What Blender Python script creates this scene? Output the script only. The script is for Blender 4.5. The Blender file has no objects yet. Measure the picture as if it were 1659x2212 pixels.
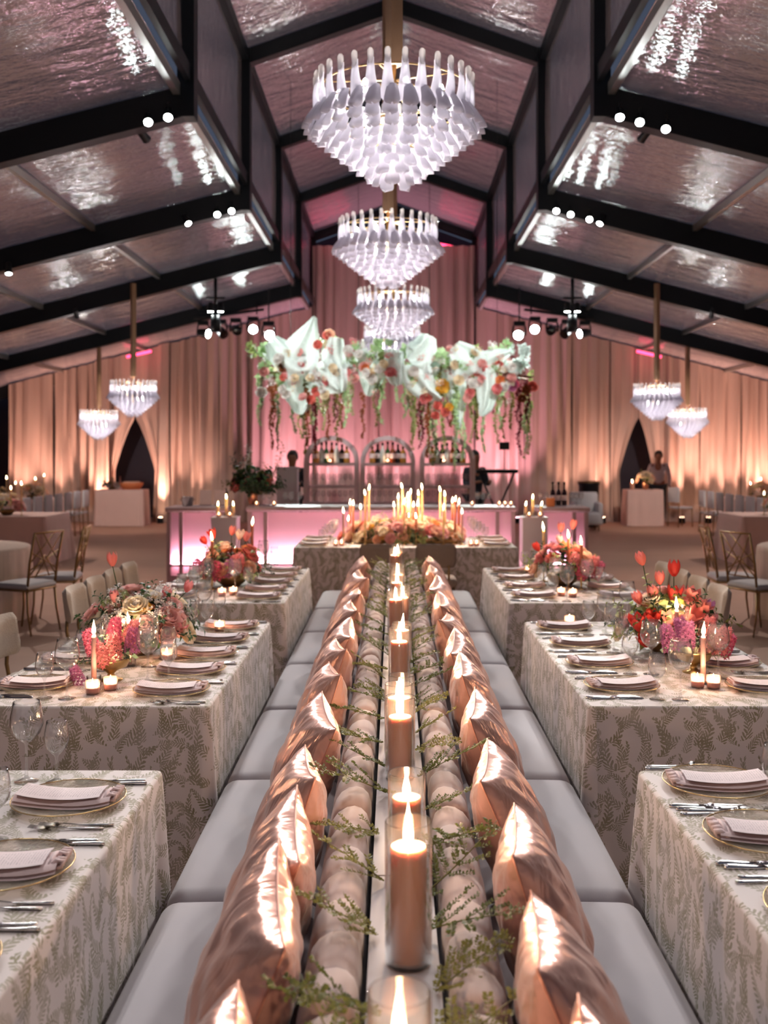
import bpy, math, random
from mathutils import Vector, Matrix, Euler
from math import sin, cos, pi, sqrt, radians
random.seed(7)
SC = bpy.context.scene
COL = SC.collection
# ------------------------------------------------------------------ camera, world, exposure
FPX = 2230.0
cam_d = bpy.data.cameras.new('camera')
cam = bpy.data.objects.new('camera', cam_d); COL.objects.link(cam)
cam.location = (0, 0, 1.77)
cam.rotation_euler = (radians(90), 0, 0)
cam_d.sensor_fit = 'HORIZONTAL'; cam_d.sensor_width = 24.0
cam_d.lens = FPX / 1659.0 * 24.0
cam_d.shift_x = -21.5 / 1659.0; cam_d.shift_y = -131.0 / 1659.0
cam_d.clip_start = 0.05; cam_d.clip_end = 200
cam_d.dof.use_dof = True; cam_d.dof.focus_distance = 3.6; cam_d.dof.aperture_fstop = 2.8
SC.camera = cam
wd = bpy.data.worlds.new('night'); SC.world = wd; wd.use_nodes = True
wd.node_tree.nodes['Background'].inputs[0].default_value = (0.05, 0.062, 0.095, 1)
wd.node_tree.nodes['Background'].inputs[1].default_value = 0.55
vs = SC.view_settings
vs.view_transform = 'Standard'; vs.look = 'None'; vs.gamma = 1.0; vs.use_curve_mapping = False
vs.exposure = 0.95
try:
    SC.cycles.max_bounces = 6; SC.cycles.diffuse_bounces = 3; SC.cycles.glossy_bounces = 3
    SC.cycles.transmission_bounces = 6; SC.cycles.transparent_max_bounces = 16
    SC.cycles.use_adaptive_sampling = True; SC.cycles.adaptive_threshold = 0.04; SC.cycles.use_light_tree = True
    SC.cycles.sample_clamp_indirect = 4.0
    SC.cycles.use_denoising = True
    SC.cycles.caustics_reflective = False; SC.cycles.caustics_refractive = False
except Exception:
    pass
# light levels, all in one place (watts)
E_CHAND = 31.0; E_CHAND_SIDE = 27.0; E_CANDLE = 2.2; E_TAPER = 1.0; E_VOTIVE = 0.35
E_PIN = 120.0; E_MOVER = 900.0; E_UP_AMBER = 220.0; E_UP_PINK = 300.0; E_BAR = 7.5

# ------------------------------------------------------------------ object helpers
def link(o):
    COL.objects.link(o); return o
def tag(o, label=None, cat=None, group=None, kind=None):
    if label: o['label'] = label
    if cat: o['category'] = cat
    if group: o['group'] = group
    if kind: o['kind'] = kind
    return o
def thing(name, label, cat, loc=(0, 0, 0), rotz=0.0, group=None, kind=None):
    o = link(bpy.data.objects.new(name, None))
    o.empty_display_size = 0.05
    o.location = loc; o.rotation_euler = (0, 0, rotz)
    return tag(o, label, cat, group, kind)
def put(name, me, parent=None, loc=(0, 0, 0), rot=(0, 0, 0), scale=1.0, mtx=None):
    o = link(bpy.data.objects.new(name, me))
    if mtx is not None:
        o.matrix_basis = mtx
    else:
        o.location = loc; o.rotation_euler = rot
        o.scale = (scale,) * 3 if isinstance(scale, (int, float)) else scale
    if parent is not None: o.parent = parent
    return o
def light(kind, parent, loc, energy, color, size=0.02, rot=None, spot=None, blend=0.4, name='lamp_glow'):
    d = bpy.data.lights.new(name, kind); d.energy = energy; d.color = color
    if kind == 'AREA': d.size = size
    else: d.shadow_soft_size = size
    if kind == 'SPOT': d.spot_size = spot; d.spot_blend = blend
    o = link(bpy.data.objects.new(name, d)); o.location = loc
    if rot is not None: o.rotation_euler = rot
    if parent is not None: o.parent = parent
    return o
def aim(src, dst):
    return (Vector(dst) - Vector(src)).to_track_quat('-Z', 'Y').to_euler()
def bar_mtx(a, b, up=(0, 0, 1)):
    a = Vector(a); b = Vector(b)
    return Matrix.Translation((a + b) / 2) @ (b - a).to_track_quat('X', 'Z').to_matrix().to_4x4()
def frame_z(axis, loc=(0, 0, 0), spin=0.0):
    q = Vector(axis).normalized().to_track_quat('Z', 'Y')
    return Matrix.Translation(loc) @ q.to_matrix().to_4x4() @ Matrix.Rotation(spin, 4, 'Z')

class MB:
    """collects vertices and faces of one mesh"""
    def __init__(s): s.v = []; s.f = []; s.uv = None; s.mi = []
    def _add(s, vs_, fs, m=0):
        n = len(s.v); s.v.extend(vs_)
        s.f.extend(tuple(i + n for i in f) for f in fs); s.mi.extend([m] * len(fs)); return s
    def box(s, c, d, mtx=None, m=0):
        x, y, z = (k / 2 for k in d)
        vs_ = [Vector((c[0] + i * x, c[1] + j * y, c[2] + k * z)) for k in (-1, 1) for j in (-1, 1) for i in (-1, 1)]
        if mtx is not None: vs_ = [mtx @ v for v in vs_]
        return s._add([tuple(v) for v in vs_], [(0, 2, 3, 1), (4, 5, 7, 6), (0, 1, 5, 4), (2, 6, 7, 3), (0, 4, 6, 2), (1, 3, 7, 5)], m)
    def rbox(s, c, d, r=0.02, seg=2, puff=0.0, sub=1, m=0, mtx=None):
        h = [k / 2 for k in d]; r = min(r, min(h) * 0.98)
        ax = []
        for a in range(3):
            L = [-h[a] + r * (1 - cos(pi / 2 * k / seg)) for k in range(seg)] + [-h[a] + r + (2 * (h[a] - r)) * k / sub for k in range(sub)]
            ax.append(L + [h[a] - r] + [h[a] - r * (1 - cos(pi / 2 * k / seg)) for k in range(seg - 1, -1, -1)])
        cache = {}; vs_ = []; fs = []
        def vid(p):
            key = tuple(round(q, 5) for q in p)
            if key in cache: return cache[key]
            inn = [max(-h[a] + r, min(h[a] - r, p[a])) for a in range(3)]
            dv = [p[a] - inn[a] for a in range(3)]; L = sqrt(sum(q * q for q in dv)) or 1
            q = [inn[a] + dv[a] / L * r for a in range(3)]
            if puff:
                e = 1
                for a in range(3):
                    if a == 2: continue
                    e *= max(0, 1 - (q[a] / h[a]) ** 2) ** 0.6
                q[2] += puff * e * (1 if q[2] > 0 else -0.2)
            q = Vector((q[0] + c[0], q[1] + c[1], q[2] + c[2]))
            if mtx is not None: q = mtx @ q
            cache[key] = len(vs_); vs_.append(tuple(q)); return cache[key]
        for a in range(3):
            b, cc = (a + 1) % 3, (a + 2) % 3
            for sgn in (-1, 1):
                for i in range(len(ax[b]) - 1):
                    for j in range(len(ax[cc]) - 1):
                        quad = []
                        for (ii, jj) in ((i, j), (i + 1, j), (i + 1, j + 1), (i, j + 1)):
                            p = [0, 0, 0]; p[a] = sgn * h[a]; p[b] = ax[b][ii]; p[cc] = ax[cc][jj]
                            quad.append(vid(p))
                        if sgn < 0: quad.reverse()
                        if len(set(quad)) >= 3:
                            fs.append(tuple(dict.fromkeys(quad)))
        return s._add(vs_, fs, m)
    def tube(s, pts, r, n=8, cap=True, m=0, flat=1.0):
        pts = [Vector(p) for p in pts]; N = len(pts); vs_ = []; fs = []
        rr = r if isinstance(r, (list, tuple)) else [r] * N
        side = None
        for i, p in enumerate(pts):
            t = (pts[min(i + 1, N - 1)] - pts[max(i - 1, 0)])
            if t.length < 1e-9: t = Vector((0, 0, 1))
            t.normalize()
            if side is None:
                side = t.orthogonal().normalized()
            side = (side - t * side.dot(t))
            if side.length < 1e-6: side = t.orthogonal()
            side.normalize(); up = t.cross(side)
            for k in range(n):
                a = 2 * pi * k / n
                vs_.append(tuple(p + (side * cos(a) + up * sin(a) * flat) * rr[i]))
        for i in range(N - 1):
            for k in range(n):
                k2 = (k + 1) % n
                fs.append((i * n + k, i * n + k2, (i + 1) * n + k2, (i + 1) * n + k))
        if cap:
            fs.append(tuple(range(n - 1, -1, -1))); fs.append(tuple((N - 1) * n + k for k in range(n)))
        return s._add(vs_, fs, m)
    def lathe(s, prof, n=16, c=(0, 0, 0), m=0, wob=None):
        vs_ = []; fs = []
        for i, (r, z) in enumerate(prof):
            for k in range(n):
                a = 2 * pi * k / n; q = r if wob is None else r * (1 + wob(a, z))
                vs_.append((c[0] + q * cos(a), c[1] + q * sin(a), c[2] + z))
        for i in range(len(prof) - 1):
            for k in range(n):
                k2 = (k + 1) % n
                fs.append((i * n + k, i * n + k2, (i + 1) * n + k2, (i + 1) * n + k))
        return s._add(vs_, fs, m)
    def grid(s, fn, nu, nv, m=0, uvf=None):
        vs_ = [tuple(fn(i / nu, j / nv)) for j in range(nv + 1) for i in range(nu + 1)]
        fs = [(j * (nu + 1) + i, j * (nu + 1) + i + 1, (j + 1) * (nu + 1) + i + 1, (j + 1) * (nu + 1) + i) for j in range(nv) for i in range(nu)]
        return s._add(vs_, fs, m)
    def merge(s, o, mtx=None, m=None):
        n = len(s.v)
        s.v.extend(tuple(mtx @ Vector(v)) if mtx is not None else v for v in o.v)
        s.f.extend(tuple(i + n for i in f) for f in o.f)
        s.mi.extend(o.mi if m is None else [m] * len(o.f)); return s
    def mesh(s, name, mat, smooth=True, uvs=None, recalc=False):
        me = bpy.data.meshes.new(name); me.from_pydata([tuple(v) for v in s.v], [], s.f)
        mats = mat if isinstance(mat, (list, tuple)) else [mat]
        for q in mats: me.materials.append(q)
        if len(mats) > 1: me.polygons.foreach_set('material_index', s.mi)
        if smooth: me.polygons.foreach_set('use_smooth', [True] * len(me.polygons))
        if uvs:
            ul = me.uv_layers.new(name='UVMap')
            flat = []
            for p in me.polygons:
                for vi in p.vertices: flat.extend(uvs[vi])
            ul.data.foreach_set('uv', flat)
        if recalc:
            import bmesh
            bm = bmesh.new(); bm.from_mesh(me); bmesh.ops.recalc_face_normals(bm, faces=bm.faces); bm.to_mesh(me); bm.free()
        me.update(); return me
    def build(s, name, mat, parent=None, loc=(0, 0, 0), rot=(0, 0, 0), smooth=True, scale=1.0, uvs=None):
        return put(name, s.mesh(name, mat, smooth, uvs), parent, loc, rot, scale)

# ------------------------------------------------------------------ materials
class S:
    """tiny expression wrapper over math nodes"""
    def __init__(s, nt, o): s.nt = nt; s.o = o
    def _op(s, op, *a):
        n = s.nt.nodes.new('ShaderNodeMath'); n.operation = op
        for i, q in enumerate((s,) + a):
            if isinstance(q, S): s.nt.links.new(q.o, n.inputs[i])
            else: n.inputs[i].default_value = q
        return S(s.nt, n.outputs[0])
    def __add__(s, b): return s._op('ADD', b)
    def __sub__(s, b): return s._op('SUBTRACT', b)
    def __mul__(s, b): return s._op('MULTIPLY', b)
    def __truediv__(s, b): return s._op('DIVIDE', b)
    __radd__ = __add__; __rmul__ = __mul__
    def f(s, op, *a): return s._op(op, *a)
def rgba(c): return (c[0], c[1], c[2], 1)
def srgb(r, g, b):
    def l(u):
        u /= 255.0
        return u / 12.92 if u < 0.04045 else ((u + 0.055) / 1.055) ** 2.4
    return (l(r), l(g), l(b))
def pmat(name, col, rough=0.6, metal=0.0, noise=0.0, nscale=8.0, bump=0.0, bscale=40.0, spec=None, emit=None, estr=0.0,
         sss=0.0, sssr=(0.02, 0.01, 0.006), sheen=0.0, coat=0.0, aniso=0.0, trans=0.0, stretch=(1, 1, 1), alpha=1.0, bdist=0.01):
    m = bpy.data.materials.new(name); m.use_nodes = True; nt = m.node_tree
    b = nt.nodes['Principled BSDF']
    b.inputs['Base Color'].default_value = rgba(col); b.inputs['Roughness'].default_value = rough; b.inputs['Metallic'].default_value = metal
    if spec is not None: b.inputs['Specular IOR Level'].default_value = spec
    if emit: b.inputs['Emission Color'].default_value = rgba(emit); b.inputs['Emission Strength'].default_value = estr
    if sss:
        b.inputs['Subsurface Weight'].default_value = sss; b.inputs['Subsurface Radius'].default_value = sssr; b.inputs['Subsurface Scale'].default_value = 1.0
    if sheen: b.inputs['Sheen Weight'].default_value = sheen
    if coat: b.inputs['Coat Weight'].default_value = coat
    if aniso: b.inputs['Anisotropic'].default_value = aniso
    if trans: b.inputs['Transmission Weight'].default_value = trans
    if alpha < 1: b.inputs['Alpha'].default_value = alpha
    if noise or bump:
        tc = nt.nodes.new('ShaderNodeTexCoord'); mp = nt.nodes.new('ShaderNodeMapping'); mp.inputs['Scale'].default_value = stretch
        nt.links.new(tc.outputs['Object'], mp.inputs['Vector'])
    if noise:
        nz = nt.nodes.new('ShaderNodeTexNoise'); nz.inputs['Scale'].default_value = nscale; nz.inputs['Detail'].default_value = 4
        nt.links.new(mp.outputs[0], nz.inputs['Vector'])
        rp = nt.nodes.new('ShaderNodeMapRange'); rp.inputs['To Min'].default_value = 1 - noise; rp.inputs['To Max'].default_value = 1 + noise
        nt.links.new(nz.outputs[0], rp.inputs[0])
        mx = nt.nodes.new('ShaderNodeVectorMath'); mx.operation = 'SCALE'; mx.inputs[0].default_value = col
        nt.links.new(rp.outputs[0], mx.inputs['Scale']); nt.links.new(mx.outputs[0], b.inputs['Base Color'])
    if bump:
        nb = nt.nodes.new('ShaderNodeTexNoise'); nb.inputs['Scale'].default_value = bscale; nb.inputs['Detail'].default_value = 3
        nt.links.new(mp.outputs[0], nb.inputs['Vector'])
        bp = nt.nodes.new('ShaderNodeBump'); bp.inputs['Strength'].default_value = bump; bp.inputs['Distance'].default_value = bdist
        nt.links.new(nb.outputs[0], bp.inputs['Height']); nt.links.new(bp.outputs[0], b.inputs['Normal'])
    return m
def flamemat(name, col, strength):
    m = emat(name, col, strength); nt = m.node_tree                 # a flame glows but does not block light
    e = [n for n in nt.nodes if n.type == 'EMISSION'][0]; o = [n for n in nt.nodes if n.type == 'OUTPUT_MATERIAL'][0]
    t = nt.nodes.new('ShaderNodeBsdfTransparent'); a = nt.nodes.new('ShaderNodeAddShader')
    nt.links.new(e.outputs[0], a.inputs[0]); nt.links.new(t.outputs[0], a.inputs[1]); nt.links.new(a.outputs[0], o.inputs[0]); return m
def emat(name, col, strength):
    m = bpy.data.materials.new(name); m.use_nodes = True; nt = m.node_tree; nt.nodes.clear()
    e = nt.nodes.new('ShaderNodeEmission'); e.inputs[0].default_value = rgba(col); e.inputs[1].default_value = strength
    o = nt.nodes.new('ShaderNodeOutputMaterial'); nt.links.new(e.outputs[0], o.inputs[0]); return m
def glassmat(name, tint=(1, 1, 1), ior=1.45, rough=0.02, haze=0.0, hazecol=(0.8, 0.8, 0.8), gloss=1.0, bump=0.0, bscale=30):
    """thin-walled glass: clear pane with a Fresnel mirror on top, optional milky haze"""
    m = bpy.data.materials.new(name); m.use_nodes = True; nt = m.node_tree; nt.nodes.clear(); N = nt.nodes.new; L = nt.links.new
    out = N('ShaderNodeOutputMaterial'); tr = N('ShaderNodeBsdfTransparent'); tr.inputs[0].default_value = rgba(tint)
    gl = N('ShaderNodeBsdfGlossy'); gl.inputs['Roughness'].default_value = rough
    fr = N('ShaderNodeLayerWeight'); fr.inputs[0].default_value = 0.5
    pw = N('ShaderNodeMath'); pw.operation = 'POWER'; pw.inputs[1].default_value = 4.5; L(fr.outputs['Facing'], pw.inputs[0])
    mu = N('ShaderNodeMath'); mu.operation = 'MULTIPLY_ADD'; mu.use_clamp = True; mu.inputs[1].default_value = 0.6 * gloss; mu.inputs[2].default_value = 0.03 * gloss; L(pw.outputs[0], mu.inputs[0])
    body = tr.outputs[0]
    if haze:
        df = N('ShaderNodeBsdfDiffuse'); df.inputs[0].default_value = rgba(hazecol)
        tl = N('ShaderNodeBsdfTranslucent'); tl.inputs[0].default_value = rgba(hazecol)
        a = N('ShaderNodeMixShader'); a.inputs[0].default_value = 0.5; L(df.outputs[0], a.inputs[1]); L(tl.outputs[0], a.inputs[2])
        b = N('ShaderNodeMixShader'); b.inputs[0].default_value = haze; L(tr.outputs[0], b.inputs[1]); L(a.outputs[0], b.inputs[2]); body = b.outputs[0]
    mx = N('ShaderNodeMixShader'); L(mu.outputs[0], mx.inputs[0]); L(body, mx.inputs[1]); L(gl.outputs[0], mx.inputs[2]); L(mx.outputs[0], out.inputs[0])
    if bump:
        tc = N('ShaderNodeTexCoord'); nz = N('ShaderNodeTexNoise'); nz.inputs['Scale'].default_value = bscale; nz.inputs['Detail'].default_value = 2
        L(tc.outputs['Object'], nz.inputs['Vector']); bp = N('ShaderNodeBump'); bp.inputs['Strength'].default_value = bump; bp.inputs['Distance'].default_value = 0.02
        L(nz.outputs[0], bp.inputs['Height']); L(bp.outputs[0], gl.inputs['Normal']); L(bp.outputs[0], fr.inputs['Normal'])
    return m
def leafmat(name, col, transl=0.35, rough=0.5, noise=0.25):
    m = pmat(name, col, rough, noise=noise, nscale=30)
    nt = m.node_tree; b = nt.nodes['Principled BSDF']; out = nt.nodes['Material Output']
    t = nt.nodes.new('ShaderNodeBsdfTranslucent'); t.inputs[0].default_value = rgba(col)
    mx = nt.nodes.new('ShaderNodeMixShader'); mx.inputs[0].default_value = transl
    nt.links.new(b.outputs[0], mx.inputs[1]); nt.links.new(t.outputs[0], mx.inputs[2]); nt.links.new(mx.outputs[0], out.inputs[0]); return m

def clothmat(name):
    """cream cloth printed with sage sprigs"""
    m = bpy.data.materials.new(name); m.use_nodes = True; nt = m.node_tree; b = nt.nodes['Principled BSDF']
    b.inputs['Roughness'].default_value = 0.75; b.inputs['Sheen Weight'].default_value = 0.15
    uv = nt.nodes.new('ShaderNodeUVMap'); uv.uv_map = 'UVMap'
    nz = nt.nodes.new('ShaderNodeTexNoise'); nz.inputs['Scale'].default_value = 22; nt.links.new(uv.outputs[0], nz.inputs['Vector'])
    dsp = nt.nodes.new('ShaderNodeVectorMath'); dsp.operation = 'SCALE'; dsp.inputs['Scale'].default_value = 0.02; nt.links.new(nz.outputs['Color'], dsp.inputs[0])
    add = nt.nodes.new('ShaderNodeVectorMath'); add.operation = 'ADD'; nt.links.new(uv.outputs[0], add.inputs[0]); nt.links.new(dsp.outputs[0], add.inputs[1])
    total = None
    for (size, off, ang, bend) in ((0.125, 0.0, 1.7, 3.0), (0.1, 5.3, 2.6, -2.5), (0.085, 9.1, 3.0, 2.5)):
        mp = nt.nodes.new('ShaderNodeMapping'); mp.inputs['Scale'].default_value = (1 / size, 0.8 / size, 1); mp.inputs['Location'].default_value = (off, off * 1.7, 0)
        nt.links.new(add.outputs[0], mp.inputs['Vector'])
        vo = nt.nodes.new('ShaderNodeTexVoronoi'); vo.voronoi_dimensions = '2D'; vo.feature = 'F1'; vo.inputs['Scale'].default_value = 1.0; vo.inputs['Randomness'].default_value = 0.85
        nt.links.new(mp.outputs[0], vo.inputs['Vector'])
        d = nt.nodes.new('ShaderNodeVectorMath'); d.operation = 'SUBTRACT'; nt.links.new(mp.outputs[0], d.inputs[0]); nt.links.new(vo.outputs['Position'], d.inputs[1])
        sp = nt.nodes.new('ShaderNodeSeparateXYZ'); nt.links.new(d.outputs[0], sp.inputs[0])
        sc = nt.nodes.new('ShaderNodeSeparateColor'); nt.links.new(vo.outputs['Color'], sc.inputs[0])
        x, y = S(nt, sp.outputs[0]), S(nt, sp.outputs[1]); cr, cg = S(nt, sc.outputs[0]), S(nt, sc.outputs[1])
        a = (cr - 0.5) * ang; ca, sa = a.f('COSINE'), a.f('SINE')
        u = x * ca - y * sa; v = x * sa + y * ca
        u = u - (cg - 0.5) * bend * (v * v)
        au = u.f('ABSOLUTE'); side = u.f('GREATER_THAN', 0.0)
        Lh = ((v * -1.0) + 0.75) * 0.2
        v2 = v - au * 0.9
        fr = (v2 / 0.125 + side * 0.5).f('FRACT'); dist = (fr - 0.5).f('ABSOLUTE') * 2.0
        q = au / Lh - 0.5
        prof = ((q * q) * -4.0 + 1.0).f('MAXIMUM', 0.0).f('SQRT') * 0.62
        leaf = prof.f('GREATER_THAN', dist)
        stem = au.f('LESS_THAN', 0.014)
        inside = v.f('ABSOLUTE').f('LESS_THAN', 0.5)
        msk = leaf.f('MAXIMUM', stem) * inside
        total = msk if total is None else total.f('MAXIMUM', msk)
    n2 = nt.nodes.new('ShaderNodeTexNoise'); n2.inputs['Scale'].default_value = 9; nt.links.new(uv.outputs[0], n2.inputs['Vector'])
    fade = S(nt, n2.outputs[0]) * 0.9 + 0.35
    fac = (total * fade).f('MINIMUM', 1.0)
    mix = nt.nodes.new('ShaderNodeMix'); mix.data_type = 'RGBA'
    nt.links.new(fac.o, mix.inputs[0]); mix.inputs[6].default_value = rgba(srgb(222, 208, 204)); mix.inputs[7].default_value = rgba(srgb(146, 134, 104))
    nt.links.new(mix.outputs[2], b.inputs['Base Color'])
    wv = nt.nodes.new('ShaderNodeTexNoise'); wv.inputs['Scale'].default_value = 500; nt.links.new(uv.outputs[0], wv.inputs['Vector'])
    bp = nt.nodes.new('ShaderNodeBump'); bp.inputs['Strength'].default_value = 0.15; bp.inputs['Distance'].default_value = 0.002
    nt.links.new(wv.outputs[0], bp.inputs['Height']); nt.links.new(bp.outputs[0], b.inputs['Normal'])
    return m

def satinmat(name, col):
    m = pmat(name, col, 0.27, metal=0.6, noise=0.1, nscale=6, sheen=0.2)
    nt = m.node_tree; b = nt.nodes['Principled BSDF']
    tc = nt.nodes.new('ShaderNodeTexCoord'); mp = nt.nodes.new('ShaderNodeMapping'); mp.inputs['Scale'].default_value = (9, 15, 6)
    nt.links.new(tc.outputs['Object'], mp.inputs['Vector'])
    nz = nt.nodes.new('ShaderNodeTexNoise'); nz.inputs['Scale'].default_value = 0.9; nz.inputs['Detail'].default_value = 2.2; nz.inputs['Distortion'].default_value = 1.2
    nt.links.new(mp.outputs[0], nz.inputs['Vector'])
    bp = nt.nodes.new('ShaderNodeBump'); bp.inputs['Strength'].default_value = 0.42; bp.inputs['Distance'].default_value = 0.02
    nt.links.new(nz.outputs[0], bp.inputs['Height']); nt.links.new(bp.outputs[0], b.inputs['Normal'])
    return m
def roofmat(name):
    """clear tent vinyl at night: rippled mirror sheen over a mauve layer standing in for reflected light"""
    m = bpy.data.materials.new(name); m.use_nodes = True; nt = m.node_tree; nt.nodes.clear(); N = nt.nodes.new; L = nt.links.new
    out = N('ShaderNodeOutputMaterial'); tr = N('ShaderNodeBsdfTransparent'); tr.inputs[0].default_value = (0.75, 0.75, 0.8, 1)
    gl = N('ShaderNodeBsdfGlossy'); gl.inputs['Roughness'].default_value = 0.09; gl.inputs[0].default_value = (0.86, 0.93, 0.92, 1)  # faint teal of the light streaks put into the gloss colour
    df = N('ShaderNodeBsdfDiffuse'); df.inputs[0].default_value = (0.6, 0.49, 0.5, 1)  # mauve diffuse paints in the brightness of interior reflections
    tc = N('ShaderNodeTexCoord'); mp = N('ShaderNodeMapping'); mp.inputs['Scale'].default_value = (0.55, 1.5, 1.0); L(tc.outputs['Object'], mp.inputs['Vector'])
    n1 = N('ShaderNodeTexNoise'); n1.inputs['Scale'].default_value = 2.2; n1.inputs['Detail'].default_value = 5; n1.inputs['Roughness'].default_value = 0.62; L(mp.outputs[0], n1.inputs['Vector'])
    bp = N('ShaderNodeBump'); bp.inputs['Strength'].default_value = 0.5; bp.inputs['Distance'].default_value = 0.12; L(n1.outputs[0], bp.inputs['Height']); L(bp.outputs[0], gl.inputs['Normal'])
    a = N('ShaderNodeMixShader'); a.inputs[0].default_value = 0.5; L(tr.outputs[0], a.inputs[1]); L(df.outputs[0], a.inputs[2])
    b = N('ShaderNodeMixShader'); b.inputs[0].default_value = 0.5; L(a.outputs[0], b.inputs[1]); L(gl.outputs[0], b.inputs[2]); L(b.outputs[0], out.inputs[0])
    return m

M = {}
M['floor'] = pmat('floor_carpet', srgb(168, 132, 112), 0.7, noise=0.12, nscale=1.2, stretch=(0.3, 2.2, 1))
M['vinyl'] = roofmat('clear_vinyl')
M['black'] = pmat('black_steel', (0.006, 0.008, 0.011), 0.42, spec=0.3)
M['alu'] = pmat('aluminium', (0.45, 0.45, 0.44), 0.35, metal=0.9)
M['drape'] = leafmat('drape_cloth', srgb(206, 178, 166), 0.12, 0.8, 0.04)
M['nightwall'] = pmat('dark_vinyl_wall', (0.05, 0.045, 0.07), 0.3)
M['seat'] = pmat('grey_velvet', srgb(160, 153, 157), 0.85, noise=0.05, nscale=5, sheen=0.3, bump=0.06, bscale=500)
M['back'] = pmat('blush_velvet', srgb(186, 160, 152), 0.85, noise=0.06, nscale=6, sheen=0.35, bump=0.06, bscale=400)
M['satin'] = satinmat('rose_satin', srgb(224, 170, 154))
M['piping'] = pmat('rose_piping', srgb(200, 140, 122), 0.4, metal=0.3)
M['marble'] = pmat('white_marble', srgb(178, 170, 172), 0.3, noise=0.16, nscale=4)
M['glass'] = glassmat('clear_glass', (0.985, 0.985, 0.985), 1.45, rough=0.03, gloss=2.6, haze=0.006, hazecol=(0.95, 0.9, 0.88))
M['wine'] = glassmat('wine_glass', (0.985, 0.985, 0.985), 1.5, rough=0.05, gloss=3.0, haze=0.025, hazecol=(0.95, 0.92, 0.92))  # whitish haze painted in, standing for highlights on the clear glass
M['wax'] = pmat('blush_wax', srgb(214, 164, 142), 0.5, sss=0.75, sssr=(0.018, 0.0145, 0.012))
M['taperwax'] = pmat('pink_taper_wax', srgb(228, 178, 168), 0.45, sss=0.35, sssr=(0.01, 0.007, 0.005))
M['creamwax'] = pmat('cream_taper_wax', srgb(236, 205, 160), 0.45, sss=0.8, sssr=(0.03, 0.018, 0.008))
M['bronzewax'] = pmat('rust_taper_wax', srgb(190, 110, 80), 0.45, sss=0.6, sssr=(0.02, 0.01, 0.006))
M['wick'] = pmat('wick', (0.02, 0.015, 0.01), 0.9)
M['flame'] = flamemat('flame', (1.0, 0.66, 0.32), 14.0)
M['bulb'] = emat('bulb_glow', (1.0, 0.95, 0.93), 22.0)
M['cloth'] = clothmat('sage_toile_cloth')
M['gold'] = pmat('gold', (0.5, 0.33, 0.14), 0.25, metal=1.0)
M['bronze'] = pmat('antique_gold', (0.32, 0.2, 0.09), 0.4, metal=0.9)
M['brass'] = pmat('brushed_brass', (0.55, 0.38, 0.17), 0.35, metal=1.0, noise=0.1)
M['polecover'] = pmat('tan_pole_cover', srgb(165, 128, 98), 0.5, metal=0.2)
M['charger'] = glassmat('pearl_glass', (0.97, 0.93, 0.88), 1.5, rough=0.08, haze=0.33, hazecol=(0.8, 0.72, 0.62), gloss=1.4, bump=0.5, bscale=120)
M['napkin'] = pmat('blush_linen', srgb(232, 204, 202), 0.85, noise=0.05, bump=0.1, bscale=300, sheen=0.15)
M['card'] = pmat('menu_card', srgb(232, 210, 210), 0.7)
M['silver'] = pmat('silver', (0.75, 0.73, 0.72), 0.14, metal=1.0)
M['petalglass'] = glassmat('frosted_glass_petal', (0.9, 0.9, 0.95), 1.5, rough=0.12, haze=0.82, hazecol=(0.93, 0.91, 0.97), gloss=0.9)
M['clearloop'] = glassmat('clear_loop_glass', (0.95, 0.93, 0.9), 1.5, rough=0.06, haze=0.4, hazecol=(0.9, 0.86, 0.84), gloss=1.8)
M['boucle'] = pmat('cream_boucle', srgb(205, 186, 168), 0.95, noise=0.1, nscale=40, bump=0.5, bscale=130, sheen=0.2)
M['boucledark'] = pmat('taupe_boucle', srgb(140, 122, 110), 0.95, noise=0.1, nscale=40, bump=0.5, bscale=130)
M['chairpad'] = pmat('ivory_chair_pad', srgb(196, 196, 200), 0.6)
M['leg'] = pmat('dark_bronze_leg', (0.16, 0.09, 0.04), 0.4, metal=0.7)
M['plasterpink'] = pmat('lacquered_bar_frame', srgb(168, 146, 148), 0.45)
M['barpanel'] = leafmat('acrylic_bar_panel', srgb(238, 205, 214), 0.3, 0.35, 0.02)
M['plinth'] = pmat('pale_plinth', srgb(205, 192, 200), 0.5)
M['linenpink'] = pmat('pale_pink_linen', srgb(222, 190, 180), 0.85, noise=0.05, nscale=3)
M['stripelinen'] = pmat('ivory_fringe_linen', srgb(214, 196, 182), 0.85, noise=0.22, nscale=6, stretch=(6, 6, 0.3))
M['led'] = emat('cool_led', (0.92, 1.0, 0.98), 60.0)
M['ledteal'] = emat('teal_led', (0.4, 1.0, 0.85), 30.0)
M['ledwarm'] = emat('warm_uplight_lens', (1.0, 0.62, 0.4), 30.0)
M['ledpink'] = emat('pink_uplight_lens', (1.0, 0.5, 0.62), 25.0)
M['redsign'] = emat('red_strip_light', (1.0, 0.04, 0.12), 3.5)
M['copper'] = pmat('copper', (0.72, 0.35, 0.22), 0.3, metal=1.0)
M['votive'] = glassmat('blush_votive_glass', (1.0, 0.86, 0.82), 1.45, gloss=1.6, haze=0.3, hazecol=(0.95, 0.72, 0.68))
M['liquid'] = pmat('candle_wax_pool', srgb(245, 208, 196), 0.4, sss=0.5, sssr=(0.008, 0.006, 0.005))
for k, c in dict(sprigleaf=(98, 104, 52), sprigpale=(132, 128, 66), stemgreen=(72, 96, 46), leafgreen=(58, 88, 48), sage=(120, 132, 92), olive=(118, 112, 52), darkleaf=(44, 62, 34), limegreen=(172, 182, 116), spring=(190, 214, 164)).items():
    M[k] = leafmat('leaf_' + k, srgb(*c))
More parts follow.
